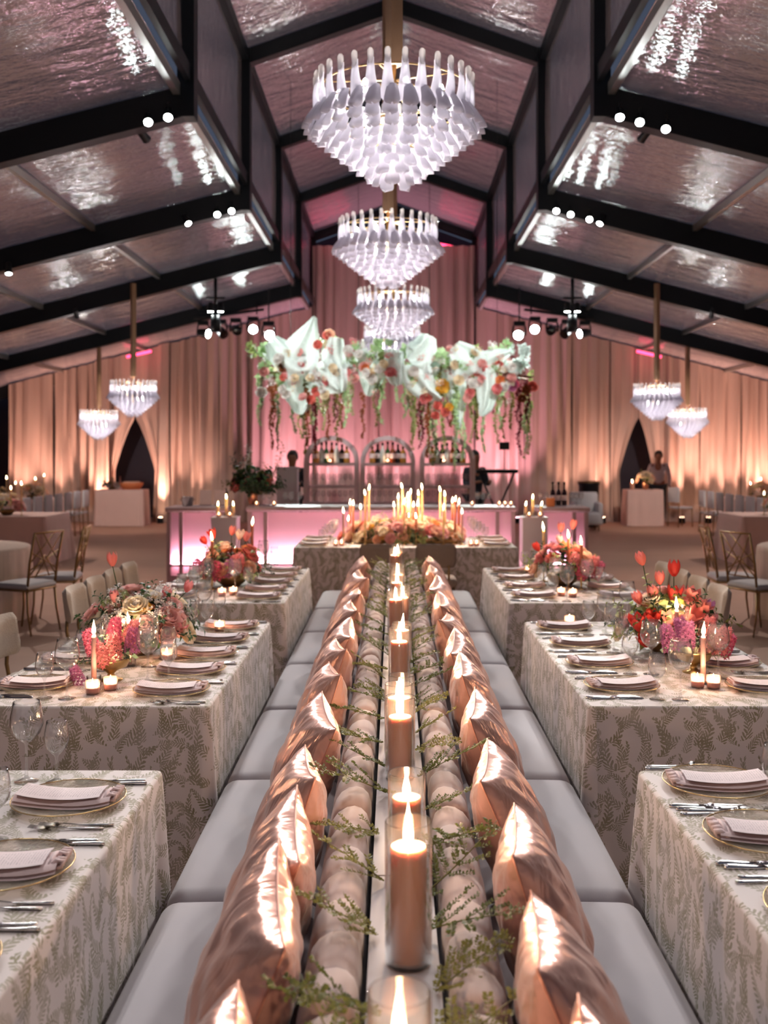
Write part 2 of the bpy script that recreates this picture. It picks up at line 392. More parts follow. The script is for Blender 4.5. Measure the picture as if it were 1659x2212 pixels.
for k, c in dict(pink=(235, 150, 150), palepink=(242, 190, 185), hot=(224, 110, 140), coral=(233, 134, 124), red=(216, 66, 56), peach=(249, 208, 182), cream=(248, 232, 205),
                 white=(246, 240, 236), mauve=(205, 130, 170), yellow=(238, 190, 80), orange=(238, 158, 104), burgundy=(120, 40, 50), gauze=(236, 244, 240), rust=(150, 85, 50)).items():
    M['pet_' + k] = leafmat('petal_' + k, srgb(*c), 0.4, 0.55, 0.32 if k == 'gauze' else 0.12)
for k, c in dict(amber=(130, 62, 22), green=(36, 70, 38), clear=(200, 200, 195), dark=(26, 16, 14), gold=(170, 120, 50), wine=(40, 12, 18)).items():
    M['bot_' + k] = pmat('bottle_glass_' + k, srgb(*c), 0.08, coat=0.5)
M['skin'] = pmat('skin', srgb(150, 98, 76), 0.6)
M['darkcloth'] = pmat('black_clothing', (0.012, 0.014, 0.022), 0.8)
M['shirt'] = pmat('white_shirt', srgb(206, 190, 194), 0.8)
M['hair'] = pmat('dark_hair', (0.012, 0.008, 0.006), 0.6)
# ================================================================== SETTING
FRAMES = [-1.6, 2.4, 6.4, 10.4, 14.4, 18.4, 22.4, 26.4]
VX, VZ, UZ, RZ, EX, SL = 2.08, 5.45, 7.35, 8.1, 11.2, 0.255   # valley x/z, upper eave z, ridge z, side wall x, roof slope
def roof_z(x): return VZ - SL * (abs(x) - VX)
flo = MB().box((0, 11, -0.05), (24, 40, 0.1)).build('floor', M['floor'], smooth=False)
tag(flo, 'brown carpeted tent floor', kind='structure')
ceil = thing('ceiling', 'clear vinyl tent roof on black steel frames', None, (0, 0, 0), kind='structure')
def beam(name, a, b, w, h, mat, parent):
    L = (Vector(b) - Vector(a)).length
    me = MB().box((0, 0, 0), (L, w, h)).mesh(name, mat, False)
    return put(name, me, parent, mtx=bar_mtx(a, b))
for Y in FRAMES:
    for sg in (-1, 1):
        beam('rafter', (sg * (VX - 0.05), Y, VZ - 0.16), (sg * EX, Y, roof_z(EX) - 0.16), 0.18, 0.3, M['black'], ceil)
        beam('rafter', (0, Y, RZ - 0.13), (sg * (VX + 0.05), Y, UZ - 0.13), 0.16, 0.2, M['black'], ceil)
        put('post', MB().box((0, 0, 0), (0.17, 0.2, UZ - VZ + 0.35)).mesh('post', M['black'], False), ceil, (sg * VX, Y, (UZ + VZ) / 2 - 0.16))
for i in range(len(FRAMES) - 1):
    a, b = FRAMES[i] + 0.1, FRAMES[i + 1] - 0.1
    for sg in (-1, 1):
        beam('valley_purlin', (sg * (VX + 0.09), a, VZ - 0.06), (sg * (VX + 0.09), b, VZ - 0.06), 0.07, 0.12, M['alu'], ceil)
        beam('upper_eave_beam', (sg * VX, a, UZ - 0.08), (sg * VX, b, UZ - 0.08), 0.12, 0.16, M['black'], ceil)
        beam('clerestory_rail', (sg * (VX - 0.02), a, VZ + 0.1), (sg * (VX - 0.02), b, VZ + 0.1), 0.06, 0.16, M['black'], ceil)
        for px_ in (4.17, 6.25, 8.35):
            beam('purlin', (sg * px_, a, roof_z(px_) - 0.05), (sg * px_, b, roof_z(px_) - 0.05), 0.06, 0.09, M['alu'], ceil)
        ph = i * 1.7 + sg
        def low(u, v, a=a, b=b, sg=sg, ph=ph):
            X = VX + 0.05 + u * (EX - VX - 0.05)
            seg = (X - VX) / 2.085
            sag = 0.035 * abs(sin(pi * seg)) * sin(pi * v) + 0.006 * sin(9 * seg + 14 * v + ph)
            return (sg * X, a - 0.1 + v * (b - a + 0.2), roof_z(X) + 0.0 - sag * 0.6)
        MB().grid(low, 40, 20).build('roof_panel', M['vinyl'], ceil)
        def upp(u, v, a=a, b=b, sg=sg, ph=ph):
            return (sg * u * VX, a - 0.1 + v * (b - a + 0.2), RZ + (UZ - RZ) * u - 0.02 * sin(pi * u) * sin(pi * v))
        MB().grid(upp, 10, 10).build('roof_panel', M['vinyl'], ceil)
        def cle(u, v, a=a, b=b, sg=sg, ph=ph):
            return (sg * (VX + 0.03 + 0.02 * sin(pi * v) * sin(5 * u + ph)), a + u * (b - a), VZ + 0.15 + v * (UZ - VZ - 0.2))
        MB().grid(cle, 12, 8).build('clerestory_panel', M['vinyl'], ceil)
    beam('ridge_beam', (0, a, RZ - 0.06), (0, b, RZ - 0.06), 0.1, 0.1, M['black'], ceil)
# back gable wall of dark vinyl and the two long side walls
gv = [(-EX, 0), (EX, 0), (EX, roof_z(EX)), (VX, VZ), (VX, UZ), (0, RZ), (-VX, UZ), (-VX, VZ), (-EX, roof_z(EX))]
g = MB(); n = len(gv)
g._add([(x, 27.6, z) for x, z in gv] + [(x, 27.7, z) for x, z in gv], [tuple(range(n)), tuple(range(2 * n - 1, n - 1, -1))] + [(i, n + i, n + (i + 1) % n, (i + 1) % n) for i in range(n)])
tag(g.build('wall_back', M['nightwall'], smooth=False), 'dark vinyl gable wall behind the drapes', kind='structure')
for nm, sg in (('wall_left', -1), ('wall_right', 1)):
    def sw(u, v, sg=sg):
        y = -2 + u * 29.5
        return (sg * (EX - 0.15 + 0.06 * sin(y * 14 + sin(y * 3))), y, v * (roof_z(EX) - 0.05))
    tag(MB().grid(sw, 700, 3).build(nm, M['drape']), 'pleated side drape of the tent', kind='structure')

# ------------------------------------------------------------------ back drapes
DY = 26.0
def drape_top(x): return (roof_z(x) - 0.05) if abs(x) > VX - 0.02 else 6.95
def curtain(label, x0, x1, Y=DY, amp=0.085, edge=None, side=1, name='drape_curtain', ztop=None, seed=0):
    """pleated panel from x0 to x1; edge(z) -> inner edge for the tied door curtains"""
    w = abs(x1 - x0); nx = max(24, int(w / 0.028)); nz = 30 if edge else 8
    rnd = random.Random(seed + int(x0 * 100))
    p1, p2, p3 = (rnd.uniform(0, 6) for _ in range(3))
    def fn(u, v):
        xt = x0 + u * (x1 - x0)
        zt = (ztop if ztop else drape_top(xt)); z = zt * (1 - v)
        if edge: x = x0 + u * (edge(z) - x0)
        else: x = xt + 0.015 * sin(9 * u + 4 * v)
        s_ = xt * 21 + p1 + 1.3 * sin(xt * 5 + p2) + 0.9 * sin(xt * 2.1 + p3)
        a = amp * (0.55 + 0.45 * sin(xt * 3.3 + p2)) * (0.45 + 0.55 * min(1, v * 3)) + 0.02
        return (x, Y + a * sin(s_) + 0.25 * a * sin(2.7 * s_ + 3 * v), z)
    o = MB().grid(fn, nx, nz).build(name, M['drape'])
    tag(o, label, 'curtain', 'drapes along the back wall'); return o
curtain('blush pleated drape at far left beside the dark tent corner', -9.7, -8.6)
curtain('amber-lit pleated drape behind the far left dining tables', -8.55, -7.5, seed=1)
curtain('narrow bright drape lit orange from below left of the left doorway', -7.5, -7.12, Y=25.8, amp=0.05)
def edge_l(sg, xa, za, zt, half):
    def e(z):
        if z >= za: return xa
        if z >= zt:
            t = (za - z) / (za - zt); return xa + sg * half * (t ** 0.75)
        return xa + sg * half * (1 - 0.12 * min(1, (zt - z) / zt))
    return e
curtain('left half of the tied-back drapes at the left doorway', -7.2, -6.5, edge=edge_l(-1, -6.5, 2.6, 1.3, 0.5), Y=25.95, amp=0.05)
curtain('right half of the tied-back drapes at the left doorway', -5.8, -6.5, edge=edge_l(1, -6.5, 2.6, 1.3, 0.5), Y=25.95, amp=0.05)
curtain('slim bright drape column just right of the left doorway', -5.9, -5.62, Y=25.8, amp=0.04)
curtain('tan pleated drape between left doorway and bar greenery', -5.62, -4.4, seed=2)
curtain('grey beige pleated drape behind the left end of the bar', -4.4, -3.35, seed=3)
curtain('pink-lit drape left of the arched bar shelves', -3.35, -2.05, seed=4)
curtain('tall centre drape rising into the raised roof', -2.05, 2.03, seed=5)
curtain('pink-lit drape right of the arched bar shelves', 2.05, 3.3, seed=6)
curtain('grey beige pleated drape behind the right end of the bar', 3.3, 4.5, seed=7)
curtain('peach-lit pleated drape left of the right doorway', 4.5, 5.43, seed=8)
curtain('left half of the tied-back drapes at the right doorway', 5.45, 6.15, edge=edge_l(-1, 6.15, 2.6, 1.25, 0.48), Y=25.95, amp=0.05)
curtain('right half of the tied-back drapes at the right doorway', 6.75, 6.15, edge=edge_l(1, 6.15, 2.6, 1.25, 0.35), Y=25.95, amp=0.05)
curtain('pleated drape above the floor uplight right of the right doorway', 6.75, 7.7, seed=9)
curtain('amber-lit pleated drape behind the far right chairs', 7.7, 8.75, seed=10)
curtain('brightest orange drape at the far right edge', 8.75, 9.95, seed=11)

# ------------------------------------------------------------------ floor uplights
def uplight(X, Y, kind, label, energy, tilt=0.16, spot=radians(62)):
    col = (1.0, 0.56, 0.42) if kind == 'amber' else (1.0, 0.47, 0.6) if kind == 'pink' else (1.0, 0.78, 0.66)
    t = thing('floor_uplight', label, 'uplight', (X, Y, 0), 0, 'floor uplights along the drapes')
    MB().lathe([(0.0, 0.0), (0.075, 0.0), (0.08, 0.02), (0.08, 0.14), (0.07, 0.15), (0.065, 0.14), (0.0, 0.14)], 12).build('housing', M['black'], t)
    MB().lathe([(0.0, 0.146), (0.062, 0.146), (0.064, 0.142)], 12).build('lens', M['ledwarm'] if kind != 'pink' else M['ledpink'], t)
    light('SPOT', t, (0, 0, 0.17), energy, col, 0.05, aim((0, 0, 0), (0, tilt, 1)), spot, 1.0)
    return t
for i, X in enumerate((-9.3, -8.45, -7.32, -5.76, -4.9, 4.35, 5.15, 7.1, 7.75, 8.35, 9.1)):
    k = 1.9 if X in (-7.32, 9.1) else (1.3 if X in (-5.76, 7.1) else (0.55 if abs(X) < 5 else 1.0))
    where = ('leftmost amber uplight by the dark corner', 'amber uplight behind the far left dining tables', 'amber uplight under the brightest left drape', 'amber uplight right of the left doorway',
             'dim amber uplight left of the bar', 'dim amber uplight right of the bar', 'amber uplight left of the right doorway', 'glowing floor uplight right of the right doorway',
             'amber uplight behind the right chair row', 'amber uplight second from right edge', 'rightmost amber uplight under the brightest drape')[i]
    uplight(X, 25.45, 'amber', where, E_UP_AMBER * k)
for i, X in enumerate((-3.05, -2.4, -1.6, -0.75, 0.1, 0.95, 1.75, 2.5, 3.05)):
    ordn = ('first', 'second', 'third', 'fourth', 'fifth', 'sixth', 'seventh', 'eighth', 'ninth')[i]
    uplight(X, 25.4, 'pink', 'pink floor uplight behind the bar, %s from the left' % ordn, E_UP_PINK * (1.0 if abs(X) > 1 else 0.8), 0.12)

# ------------------------------------------------------------------ chandeliers
def petal_mb(long=False):
    m = MB(); nu, nv = (4, 9)
    def prof(t):
        if long: return (0.012 + 0.02 * sin(pi * t) - 0.01 * t, -0.25 * t)
        return (0.03 + 0.085 * t + 0.025 * sin(pi * t), -0.14 * t - 0.02 * sin(pi * t))
    def wid(t):
        if long: return 0.018 + 0.036 * (t ** 1.4) * (1 if t < 0.9 else sqrt(max(0.02, 1 - ((t - 0.9) / 0.1) ** 2)) * 0.9)
        return 0.054 * (0.4 + 0.6 * t ** 0.5) * (1 if t < 0.62 else sqrt(max(0.012, 1 - ((t - 0.62) / 0.385) ** 2)))
    for off in (0, 0.006):
        def fn(u, v, off=off):
            x, z = prof(v); k = 2 * u - 1
            return (x - 0.028 * k * k * (0.4 + v) + off, k * wid(v), z)
        m.grid(fn, nu, nv)
    return m
PETAL = petal_mb().mesh('glass_petal', M['petalglass'])
_lp = petal_mb(True)
_lp.lathe([(0.0, 0.052), (0.013, 0.048), (0.02, 0.034), (0.02, 0.012), (0.017, -0.02), (0.014, -0.06)], 8, (0.012, 0, 0), m=1)
_lp.mi = [0] * (len(_lp.f) - 40) + [1] * 40
LOOP = _lp.mesh('glass_loop', [M['petalglass'], M['clearloop']])
def chand_slots():
    out = []
    n = 30
    for k in range(n):
        a = 2 * pi * k / n; out.append((1, 0.475, 0.0, a))
    for k in range(9):
        r = 0.455 * (1 - k / 8.3); z = -0.16 - 0.043 * k; c = max(4, round(2 * pi * (r + 0.07) / 0.108))
        for j in range(c): out.append((0, r, z, 2 * pi * (j + 0.5 * (k % 2)) / c + 0.1 * k))
    return out
SLOTS = chand_slots()
_cm = MB(); _cl = MB()
for (lg, r, z, a) in SLOTS:
    mt = Matrix.Translation((r * cos(a), r * sin(a), z)) @ Matrix.Rotation(a, 4, 'Z')
    if lg: _cm.merge(_lp, mt)
    else: _cm.merge(petal_mb(), mt)
CROWN = _cm.mesh('petal_tiers', [M['petalglass'], M['clearloop']])
_fr = MB()
def ring(m, r, z, t, n=32):
    m.tube([(r * cos(2 * pi * k / n), r * sin(2 * pi * k / n), z) for k in range(n + 1)], t, 6, cap=False)
ring(_fr, 0.46, -0.035, 0.005); ring(_fr, 0.44, -0.15, 0.006); ring(_fr, 0.3, -0.29, 0.006); ring(_fr, 0.16, -0.42, 0.005)
_fr.tube([(0, 0, 0.15), (0, 0, -0.56)], 0.016, 8)
for k in range(6):
    a = pi * k / 3 + 0.3
    _fr.tube([(0, 0, 0.03), (0.46 * cos(a), 0.46 * sin(a), -0.035)], 0.005, 6); _fr.tube([(0, 0, -0.25), (0.44 * cos(a), 0.44 * sin(a), -0.15)], 0.005, 6)
CFRAME = _fr.mesh('frame', M['brass'])
BULB = MB().lathe([(0.0, 0.05), (0.012, 0.04), (0.02, 0.015), (0.022, 0.0), (0.016, -0.02), (0.012, -0.035), (0.0, -0.036)], 10).mesh('bulb', M['bulb'])
def chandelier(X, Y, ztop, ceilz, label, scale=1.0, pieces=False, group='white glass petal chandeliers', energy=E_CHAND, pole=0.08):
    t = thing('chandelier', label, 'chandelier', (X, Y, ztop), random.uniform(0, 0.2), group); t.scale = (scale, scale, scale * (1.0 if scale == 1 else 1.16))
    put('frame', CFRAME, t)
    L = (ceilz - ztop) / scale
    MB().box((0, 0, 0.12 + L / 2 - 0.06), (pole / scale, pole / scale, L - 0.12)).build('drop_pole', M['polecover'], t, smooth=False, rot=(0, 0, 0.5))
    if pieces:
        for (lg, r, z, a) in SLOTS:
            put('glass_loop' if lg else 'glass_petal', LOOP if lg else PETAL, t, (r * cos(a), r * sin(a), z), (0, random.uniform(-0.05, 0.05), a + random.uniform(-0.06, 0.06)))
    else:
        tag(put('petal_tiers', CROWN, t), kind='stuff')
    for k in range(9):
        a = 2 * pi * k / 9; put('bulb', BULB, t, (0.36 * cos(a), 0.36 * sin(a), -0.12))
    for k in range(5):
        a = 2 * pi * k / 5; put('bulb', BULB, t, (0.19 * cos(a), 0.19 * sin(a), -0.3))
    put('bulb', BULB, t, (0, 0.0, -0.5))
    light('POINT', t, (0, 0, -0.08), energy * 0.6, (1.0, 0.93, 0.93), 0.05)
    light('POINT', t, (0, 0, -0.33), energy * 0.4, (1.0, 0.93, 0.93), 0.04)
    return t
chandelier(-0.02, 2.4, 4.06, RZ - 0.1, 'added out-of-view glass petal chandelier overhead, nearest the photographer')  # out of view; continues the row, added to light the foreground
chandelier(0.0, 6.45, 4.06, RZ - 0.1, 'largest white glass petal chandelier, nearest over the banquette aisle', pieces=True)
chandelier(-0.06, 10.45, 4.07, RZ - 0.1, 'second centre glass petal chandelier, just below the nearest one', pieces=True)
chandelier(-0.01, 14.4, 3.98, RZ - 0.1, 'third centre glass petal chandelier in front of the tall drape')
chandelier(-0.03, 18.4, 3.95, RZ - 0.1, 'fourth and farthest centre glass chandelier above the bar flowers')
GS = 'smaller glass chandeliers over the side tables'
chandelier(-4.62, 18.3, 2.98, roof_z(4.62) - 0.3, 'small glass chandelier at left, the upper right one of the pair', 0.81, False, GS, E_CHAND_SIDE, 0.075)
chandelier(-6.4, 22.4, 2.62, roof_z(6.4) - 0.3, 'small glass chandelier at left, the lower left one of the pair', 0.81, False, GS, E_CHAND_SIDE, 0.075)
chandelier(4.66, 18.3, 2.92, roof_z(4.66) - 0.3, 'small glass chandelier at right, the upper left one of the pair', 0.81, False, GS, E_CHAND_SIDE, 0.075)
chandelier(6.37, 22.4, 2.66, roof_z(6.37) - 0.3, 'small glass chandelier at right, the lower right one of the pair', 0.81, False, GS, E_CHAND_SIDE, 0.075)

# ------------------------------------------------------------------ stage lighting
def pinspot(X, Y, Z, target, label, energy=E_PIN, col=(1.0, 0.97, 0.95), spot=radians(46)):
    t = thing('pin_spotlight', label, 'spotlight', (X, Y, Z), 0, 'pin spotlights on the roof frames')
    R = aim((X, Y, Z), target); q = R.to_matrix().to_4x4() @ Matrix.Rotation(pi, 4, 'X')
    MB().lathe([(0.0, -0.11), (0.035, -0.11), (0.04, -0.1), (0.045, 0.06), (0.05, 0.075), (0.044, 0.075), (0.04, 0.06), (0.0, 0.06)], 14).build('housing', M['black'], t, rot=q.to_euler())
    MB().lathe([(0.0, 0.07), (0.03, 0.068), (0.042, 0.062)], 14).build('lens', M['led'], t, rot=q.to_euler())
    MB().tube([(0, 0, 0.02), (0, 0, 0.12)], 0.009, 6).build('bracket', M['black'], t)
    dirv = (Vector(target) - Vector((X, Y, Z))).normalized()
    light('SPOT', t, tuple(dirv * 0.1), energy, col, 0.04, R, spot, 0.7)
    return t
for Yf, tgt in ((2.4, (1.9, 1.1)), (6.4, (3.0, 1.25)), (10.4, (5.0, 7.6)), (14.4, (7.8, 11.4))):
    for sg, sd in ((-1, 'left'), (1, 'right')):
        for k, xo in enumerate((0.16, 0.36)):
            nm = {2.4: 'on the frame above the camera', 6.4: 'on the frame over the front tables', 10.4: 'on the second frame in view', 14.4: 'on the third frame in view'}[Yf]
            xx = sg * (VX + xo)
            tg = (sg * (1.25 if k == 0 else 1.0), tgt[0] if k else tgt[0] + 0.5, 0.8)
            pinspot(xx, Yf - 0.16, roof_z(VX + xo) - 0.3, tg, '%s pin spotlight %s, %s side' % (('inner', 'outer')[k], nm, sd), E_PIN * {2.4: 0.22, 6.4: 0.6}.get(Yf, 1.5))
for sg, sd in ((-1, 'left'), (1, 'right')):
    pinspot(sg * (VX + 0.5), 10.62, roof_z(VX + 0.5) - 0.3, (sg * 0.95, 16.0, 2.95), 'added rear-facing spotlight on the second frame aimed at the flower cloud, %s side' % sd, E_PIN * 8, (0.93, 1.0, 0.97), radians(21))  # extra lamps added behind the rafters to brighten the flower cloud
    for k, (xx, yy) in enumerate(((5.3, 14.2), (5.6, 18.2), (7.6, 18.2))):
        pinspot(sg * xx, yy, roof_z(xx) - 0.36, ((sg * (xx - 0.6), yy - 1.5, 0.5) if k != 1 else (sg * 6.3, 24.6, 0.6)), 'wide spotlight on the outer rafters, %s %s, lighting the floor' % (sd, ('nearest', 'middle', 'outer')[k]), E_PIN * (1.3 if k != 1 else 3.0), (1.0, 0.8, 0.7), radians(100 if k != 1 else 45))
pinspot(VX + 0.62, 10.24, roof_z(VX + 0.62) - 0.3, (1.12, 5.32, 0.78), 'narrow spotlight on the second frame making a bright pool, right middle table', E_PIN * 6, (1, 0.97, 0.93), radians(8))
pinspot(VX + 0.62, 14.24, roof_z(VX + 0.62) - 0.3, (1.14, 7.85, 0.78), 'narrow spotlight on the third frame making a bright pool, right rear table', E_PIN * 6, (1, 0.97, 0.93), radians(7))
for sg, sd in ((-1, 'left'), (1, 'right')):
    pinspot(sg * (VX + 0.78), 14.24, roof_z(VX + 0.78) - 0.3, (sg * 0.35 + 0.1, 11.35, 0.9), 'added spotlight on the third frame aimed at the head table flowers, %s side' % sd, E_PIN * 7, (1, 0.93, 0.88), radians(16))  # extra pair put in to brighten the head table flowers
def mover(X, Y, Z, target, label, lit=None, drop=0.3, energy=0, spot=radians(26), col=(0.86, 1.0, 0.95), rod=0.0):
    """moving head: base clamp, yoke, drum body, lens; Z is the height of the clamp"""
    t = thing('moving_head_light', label, 'stage light', (X, Y, Z), 0, 'moving head stage lights'); t.scale = (0.85,) * 3
    if rod: MB().tube([(0, 0, 0), (0, 0, rod)], 0.018, 8).build('drop_rod', M['black'], t)
    MB().box((0, 0, -0.05), (0.26, 0.18, 0.1)).build('base', M['black'], t, smooth=False)
    y = MB(); y.tube([(-0.13, 0, -0.1), (-0.15, 0, -0.2), (-0.14, 0, -0.33)], 0.022, 6); y.tube([(0.13, 0, -0.1), (0.15, 0, -0.2), (0.14, 0, -0.33)], 0.022, 6); y.build('yoke', M['black'], t)
    c = Vector((0, 0, -0.3)); R = aim(Vector((X, Y, Z)) + c, target); q = (R.to_matrix().to_4x4() @ Matrix.Rotation(pi, 4, 'X')).to_euler()
    MB().lathe([(0.0, -0.17), (0.07, -0.17), (0.1, -0.1), (0.115, 0.02), (0.12, 0.14), (0.125, 0.17), (0.11, 0.17), (0.1, 0.15), (0.0, 0.15)], 16).build('drum', M['black'], t, loc=c, rot=q)
    MB().lathe([(0.0, 0.175), (0.06, 0.172), (0.108, 0.158)], 16).build('lens', M[lit] if lit else M['bot_dark'], t, loc=c, rot=q)
    if energy:
        dv = (Vector(target) - (Vector((X, Y, Z)) + c)).normalized()
        light('SPOT', t, tuple(c + dv * 0.2), energy, col, 0.08, R, spot, 0.6)
    return t
FL = (0, 16.0, 2.9)
for sg, sd in ((-1, 'left'), (1, 'right')):
    t = thing('lighting_pipe', 'black pipe carrying moving lights beneath the %s roof' % sd, 'pipe', (sg * 3.55, 22.2, 4.72))
    MB().tube([(-0.75, 0, 0.1 * -sg * -1), (0.75, 0, -0.1 * sg * 1)], 0.028, 8).build('tube', M['black'], t)
    for xx in (-0.6, 0.6): MB().tube([(xx, 0, 0), (xx, 0, 0.28)], 0.015, 6).build('hanger', M['black'], t)
    for k, (xo, tg, lit, en) in enumerate(((3.03, (sg * 1.0, 9, 1.6), 'led', 0), (3.4, (0, 14, 2.5), None, 0), (3.72, (0, 18, 0.5), None, 0), (4.1, (sg * 1.0, 20.6, 3.6), 'led', 0))):
        o = ('innermost', 'second', 'third', 'outermost')[k]
        mover(sg * xo, 22.2, 4.66 - 0.03 * k, tg, '%s moving head light on the %s pipe' % (o, sd), lit)
    mover(sg * 2.5, 20.6, 4.36, (sg * 1.3, 16.1, 2.9), 'moving head hanging alone beside the %s end of bar flowers' % sd, 'led', energy=E_MOVER, spot=radians(34), rod=0.8)
    t2 = thing('hanging_spot_bar', 'black drop bar with two small lamps under the %s roof' % sd, 'spotlight', (sg * 3.18, 18.4, 4.4))
    MB().tube([(0, 0, 0.0), (0, 0, 0.55)], 0.03, 8).build('drop_rod', M['black'], t2)
    MB().box((0, 0, 0.1), (0.34, 0.05, 0.04)).build('crossbar', M['black'], t2, smooth=False)
    for q in (-0.09, 0.09):
        MB().lathe([(0.0, 0.03), (0.045, 0.02), (0.055, -0.1), (0.06, -0.14), (0.0, -0.12)], 12, (q, 0, 0)).build('lamp_housing', M['black'], t2)
        MB().lathe([(0.0, -0.141), (0.05, -0.142)], 12, (q, 0, 0)).build('lens', M['led'], t2)
    MB().lathe([(0.0, -0.2), (0.07, -0.2), (0.09, -0.32), (0.1, -0.5), (0.0, -0.5)], 12, (0, 0, 0)).build('drum', M['black'], t2)
    light('SPOT', t2, (0, -0.05, -0.55), E_MOVER * 0.5, (0.9, 1.0, 0.97), 0.08, aim((sg * 3.18, 18.4, 3.9), (sg * 1.2, 15.9, 3.2)), radians(40), 0.6)
    o = MB().box((0, 0, 0), (0.62, 0.05, 0.06)).build('red_strip_light', M['redsign'], None, (sg * 6.3, 25.5, roof_z(6.3) - 0.2), (0, sg * 0.23, 0), smooth=False)
    tag(o, 'short red strip light at the top of the %s drapes' % sd, 'light')
    o = MB().box((0, 0, 0), (1.1, 0.04, 0.05)).build('red_strip_light', M['redsign'], None, (sg * 1.35, 26.25, 7.0), (0, sg * 0.2, 0), smooth=False)
    tag(o, 'red strip light above the tall centre drape, %s half' % sd, 'light')
# ================================================================== BANQUETTE
AX = 0.02                                   # axis of the banquette and tables
def nth(n):
    o = ('', 'first', 'second', 'third', 'fourth', 'fifth', 'sixth', 'seventh', 'eighth', 'ninth', 'tenth', 'eleventh', 'twelfth', 'thirteenth', 'fourteenth', 'fifteenth', 'sixteenth', 'seventeenth', 'eighteenth', 'nineteenth')
    return o[n] if n < 20 else {20: 'twentieth', 30: 'thirtieth', 40: 'fortieth'}[n] if n % 10 == 0 else {2: 'twenty-', 3: 'thirty-', 4: 'forty-'}[n // 10] + o[n % 10]
ORD = ('first', 'second', 'third', 'fourth', 'fifth', 'sixth', 'seventh', 'eighth', 'ninth', 'tenth', 'eleventh', 'twelfth', 'thirteenth', 'fourteenth', 'fifteenth', 'sixteenth')
SEAT_H = 0.46
MOD = 1.115
def seat_mesh():
    m = MB(); m.rbox((-0.226, 0, -0.085), (0.475, MOD - 0.006, 0.17), 0.055, 4, puff=0.022, sub=8)
    return m.mesh('seat_cushion', M['seat'])
def back_mesh():
    # cross-section from the ledge side over the rolled top to the seat; local x = 0 is the seat/back line, +x towards the ledge
    P = [(0.148, -0.44), (0.149, -0.1), (0.15, 0.2), (0.147, 0.235), (0.138, 0.262), (0.122, 0.278), (0.102, 0.284), (0.078, 0.28), (0.055, 0.266), (0.038, 0.243), (0.027, 0.21), (0.016, 0.14), (0.005, 0.06), (0.0, -0.04)]
    NCH = 7; nv = NCH * 8
    def fn(u, v):
        i = min(len(P) - 2, int(u * (len(P) - 1))); t = u * (len(P) - 1) - i
        x = P[i][0] * (1 - t) + P[i + 1][0] * t; z = P[i][1] * (1 - t) + P[i + 1][1] * t
        ph = abs(sin(pi * v * NCH)); b = 0.015 * (ph ** 0.35 - 1) if u > 0.12 else 0.0
        e = min(v, 1 - v); endr = 0.02 * (1 - min(1, e / 0.03)) ** 2
        cx, cz = 0.09, 0.1
        d = Vector((x - cx, z - cz)); L = d.length or 1
        k = 1 + (b - endr) / L
        return (cx + d.x * k, (v - 0.5) * (MOD - 0.008), cz + d.y * k)
    m = MB(); m.grid(fn, len(P) - 1, nv)
    n0 = len(P)
    m.f.append(tuple(range(n0 - 1, -1, -1))); m.mi.append(0)
    m.f.append(tuple(nv * n0 + k for k in range(n0))); m.mi.append(0)
    return m.mesh('tufted_back', M['back'])
SEATM, BACKM = seat_mesh(), back_mesh()
BASEM = MB().box((-0.13, 0, -0.315), (0.5, MOD - 0.02, 0.285)).mesh('base', M['seat'], False)
bY = [0.805 + MOD * (k + 0.5) for k in range(8)]
for sg, sd in ((-1, 'left'), (1, 'right')):
    for k, y in enumerate(bY):
        t = thing('banquette_bench', 'grey velvet banquette section with channel back, %s row, %s from the camera' % (sd, ORD[k]), 'bench',
                  (AX + sg * 0.236, y, SEAT_H), 0 if sg < 0 else pi, 'banquette sections in two back-to-back rows')
        put('seat_cushion', SEATM, t); put('tufted_back', BACKM, t); put('base', BASEM, t)
LEDGE_Z = 0.71
t = thing('marble_ledge', 'narrow white marble ledge running between the banquette backs', 'ledge', (AX, 0, 0))
for k in range(5):
    L = 1.8; MB().box((0, 0.78 + L * (k + 0.5), LEDGE_Z - 0.015), (0.148, L - 0.008, 0.03)).build('slab', M['marble'], t, smooth=False)
MB().box((0, 5.3, (LEDGE_Z - 0.03) / 2), (0.12, 8.9, LEDGE_Z - 0.032)).build('base', M['black'], t, smooth=False)

# ------------------------------------------------------------------ candles
FLAME = MB().lathe([(0.0, 0.0), (0.0045, 0.004), (0.0075, 0.012), (0.0075, 0.02), (0.0052, 0.032), (0.0024, 0.044), (0.0, 0.056)], 10).mesh('flame', M['flame'])
BIGFLAME = MB().lathe([(0.0, 0.0), (0.006, 0.004), (0.0105, 0.014), (0.0105, 0.024), (0.0075, 0.04), (0.0036, 0.058), (0.0, 0.075)], 10).mesh('flame', M['flame'])
WICK = MB().tube([(0, 0, 0), (0.0008, 0, 0.008), (0.0014, 0, 0.016)], 0.0012, 6).mesh('wick', M['wick'])
CANDLE_COL = (1.0, 0.65, 0.4)
def pillar(X, Y, zb, r, h, label, group):
    t = thing('pillar_candle', label, 'candle', (X, Y, zb), random.uniform(0, 6), group)
    MB().lathe([(0.0, 0.0), (r * 0.97, 0.0), (r, 0.004), (r, h - 0.006), (r * 0.95, h), (r * 0.7, h - 0.006), (r * 0.3, h - 0.01), (0.0, h - 0.01)], 24).build('wax', M['wax'], t)
    put('wick', WICK, t, (0, 0, h - 0.01)); put('flame', BIGFLAME, t, (0, 0, h - 0.004), (random.uniform(-0.12, 0.12), random.uniform(-0.12, 0.12), 0), (1, 1, random.uniform(0.9, 1.25)))
    light('POINT', t, (0, 0, h + 0.02), E_CANDLE, CANDLE_COL, 0.007)
    return t
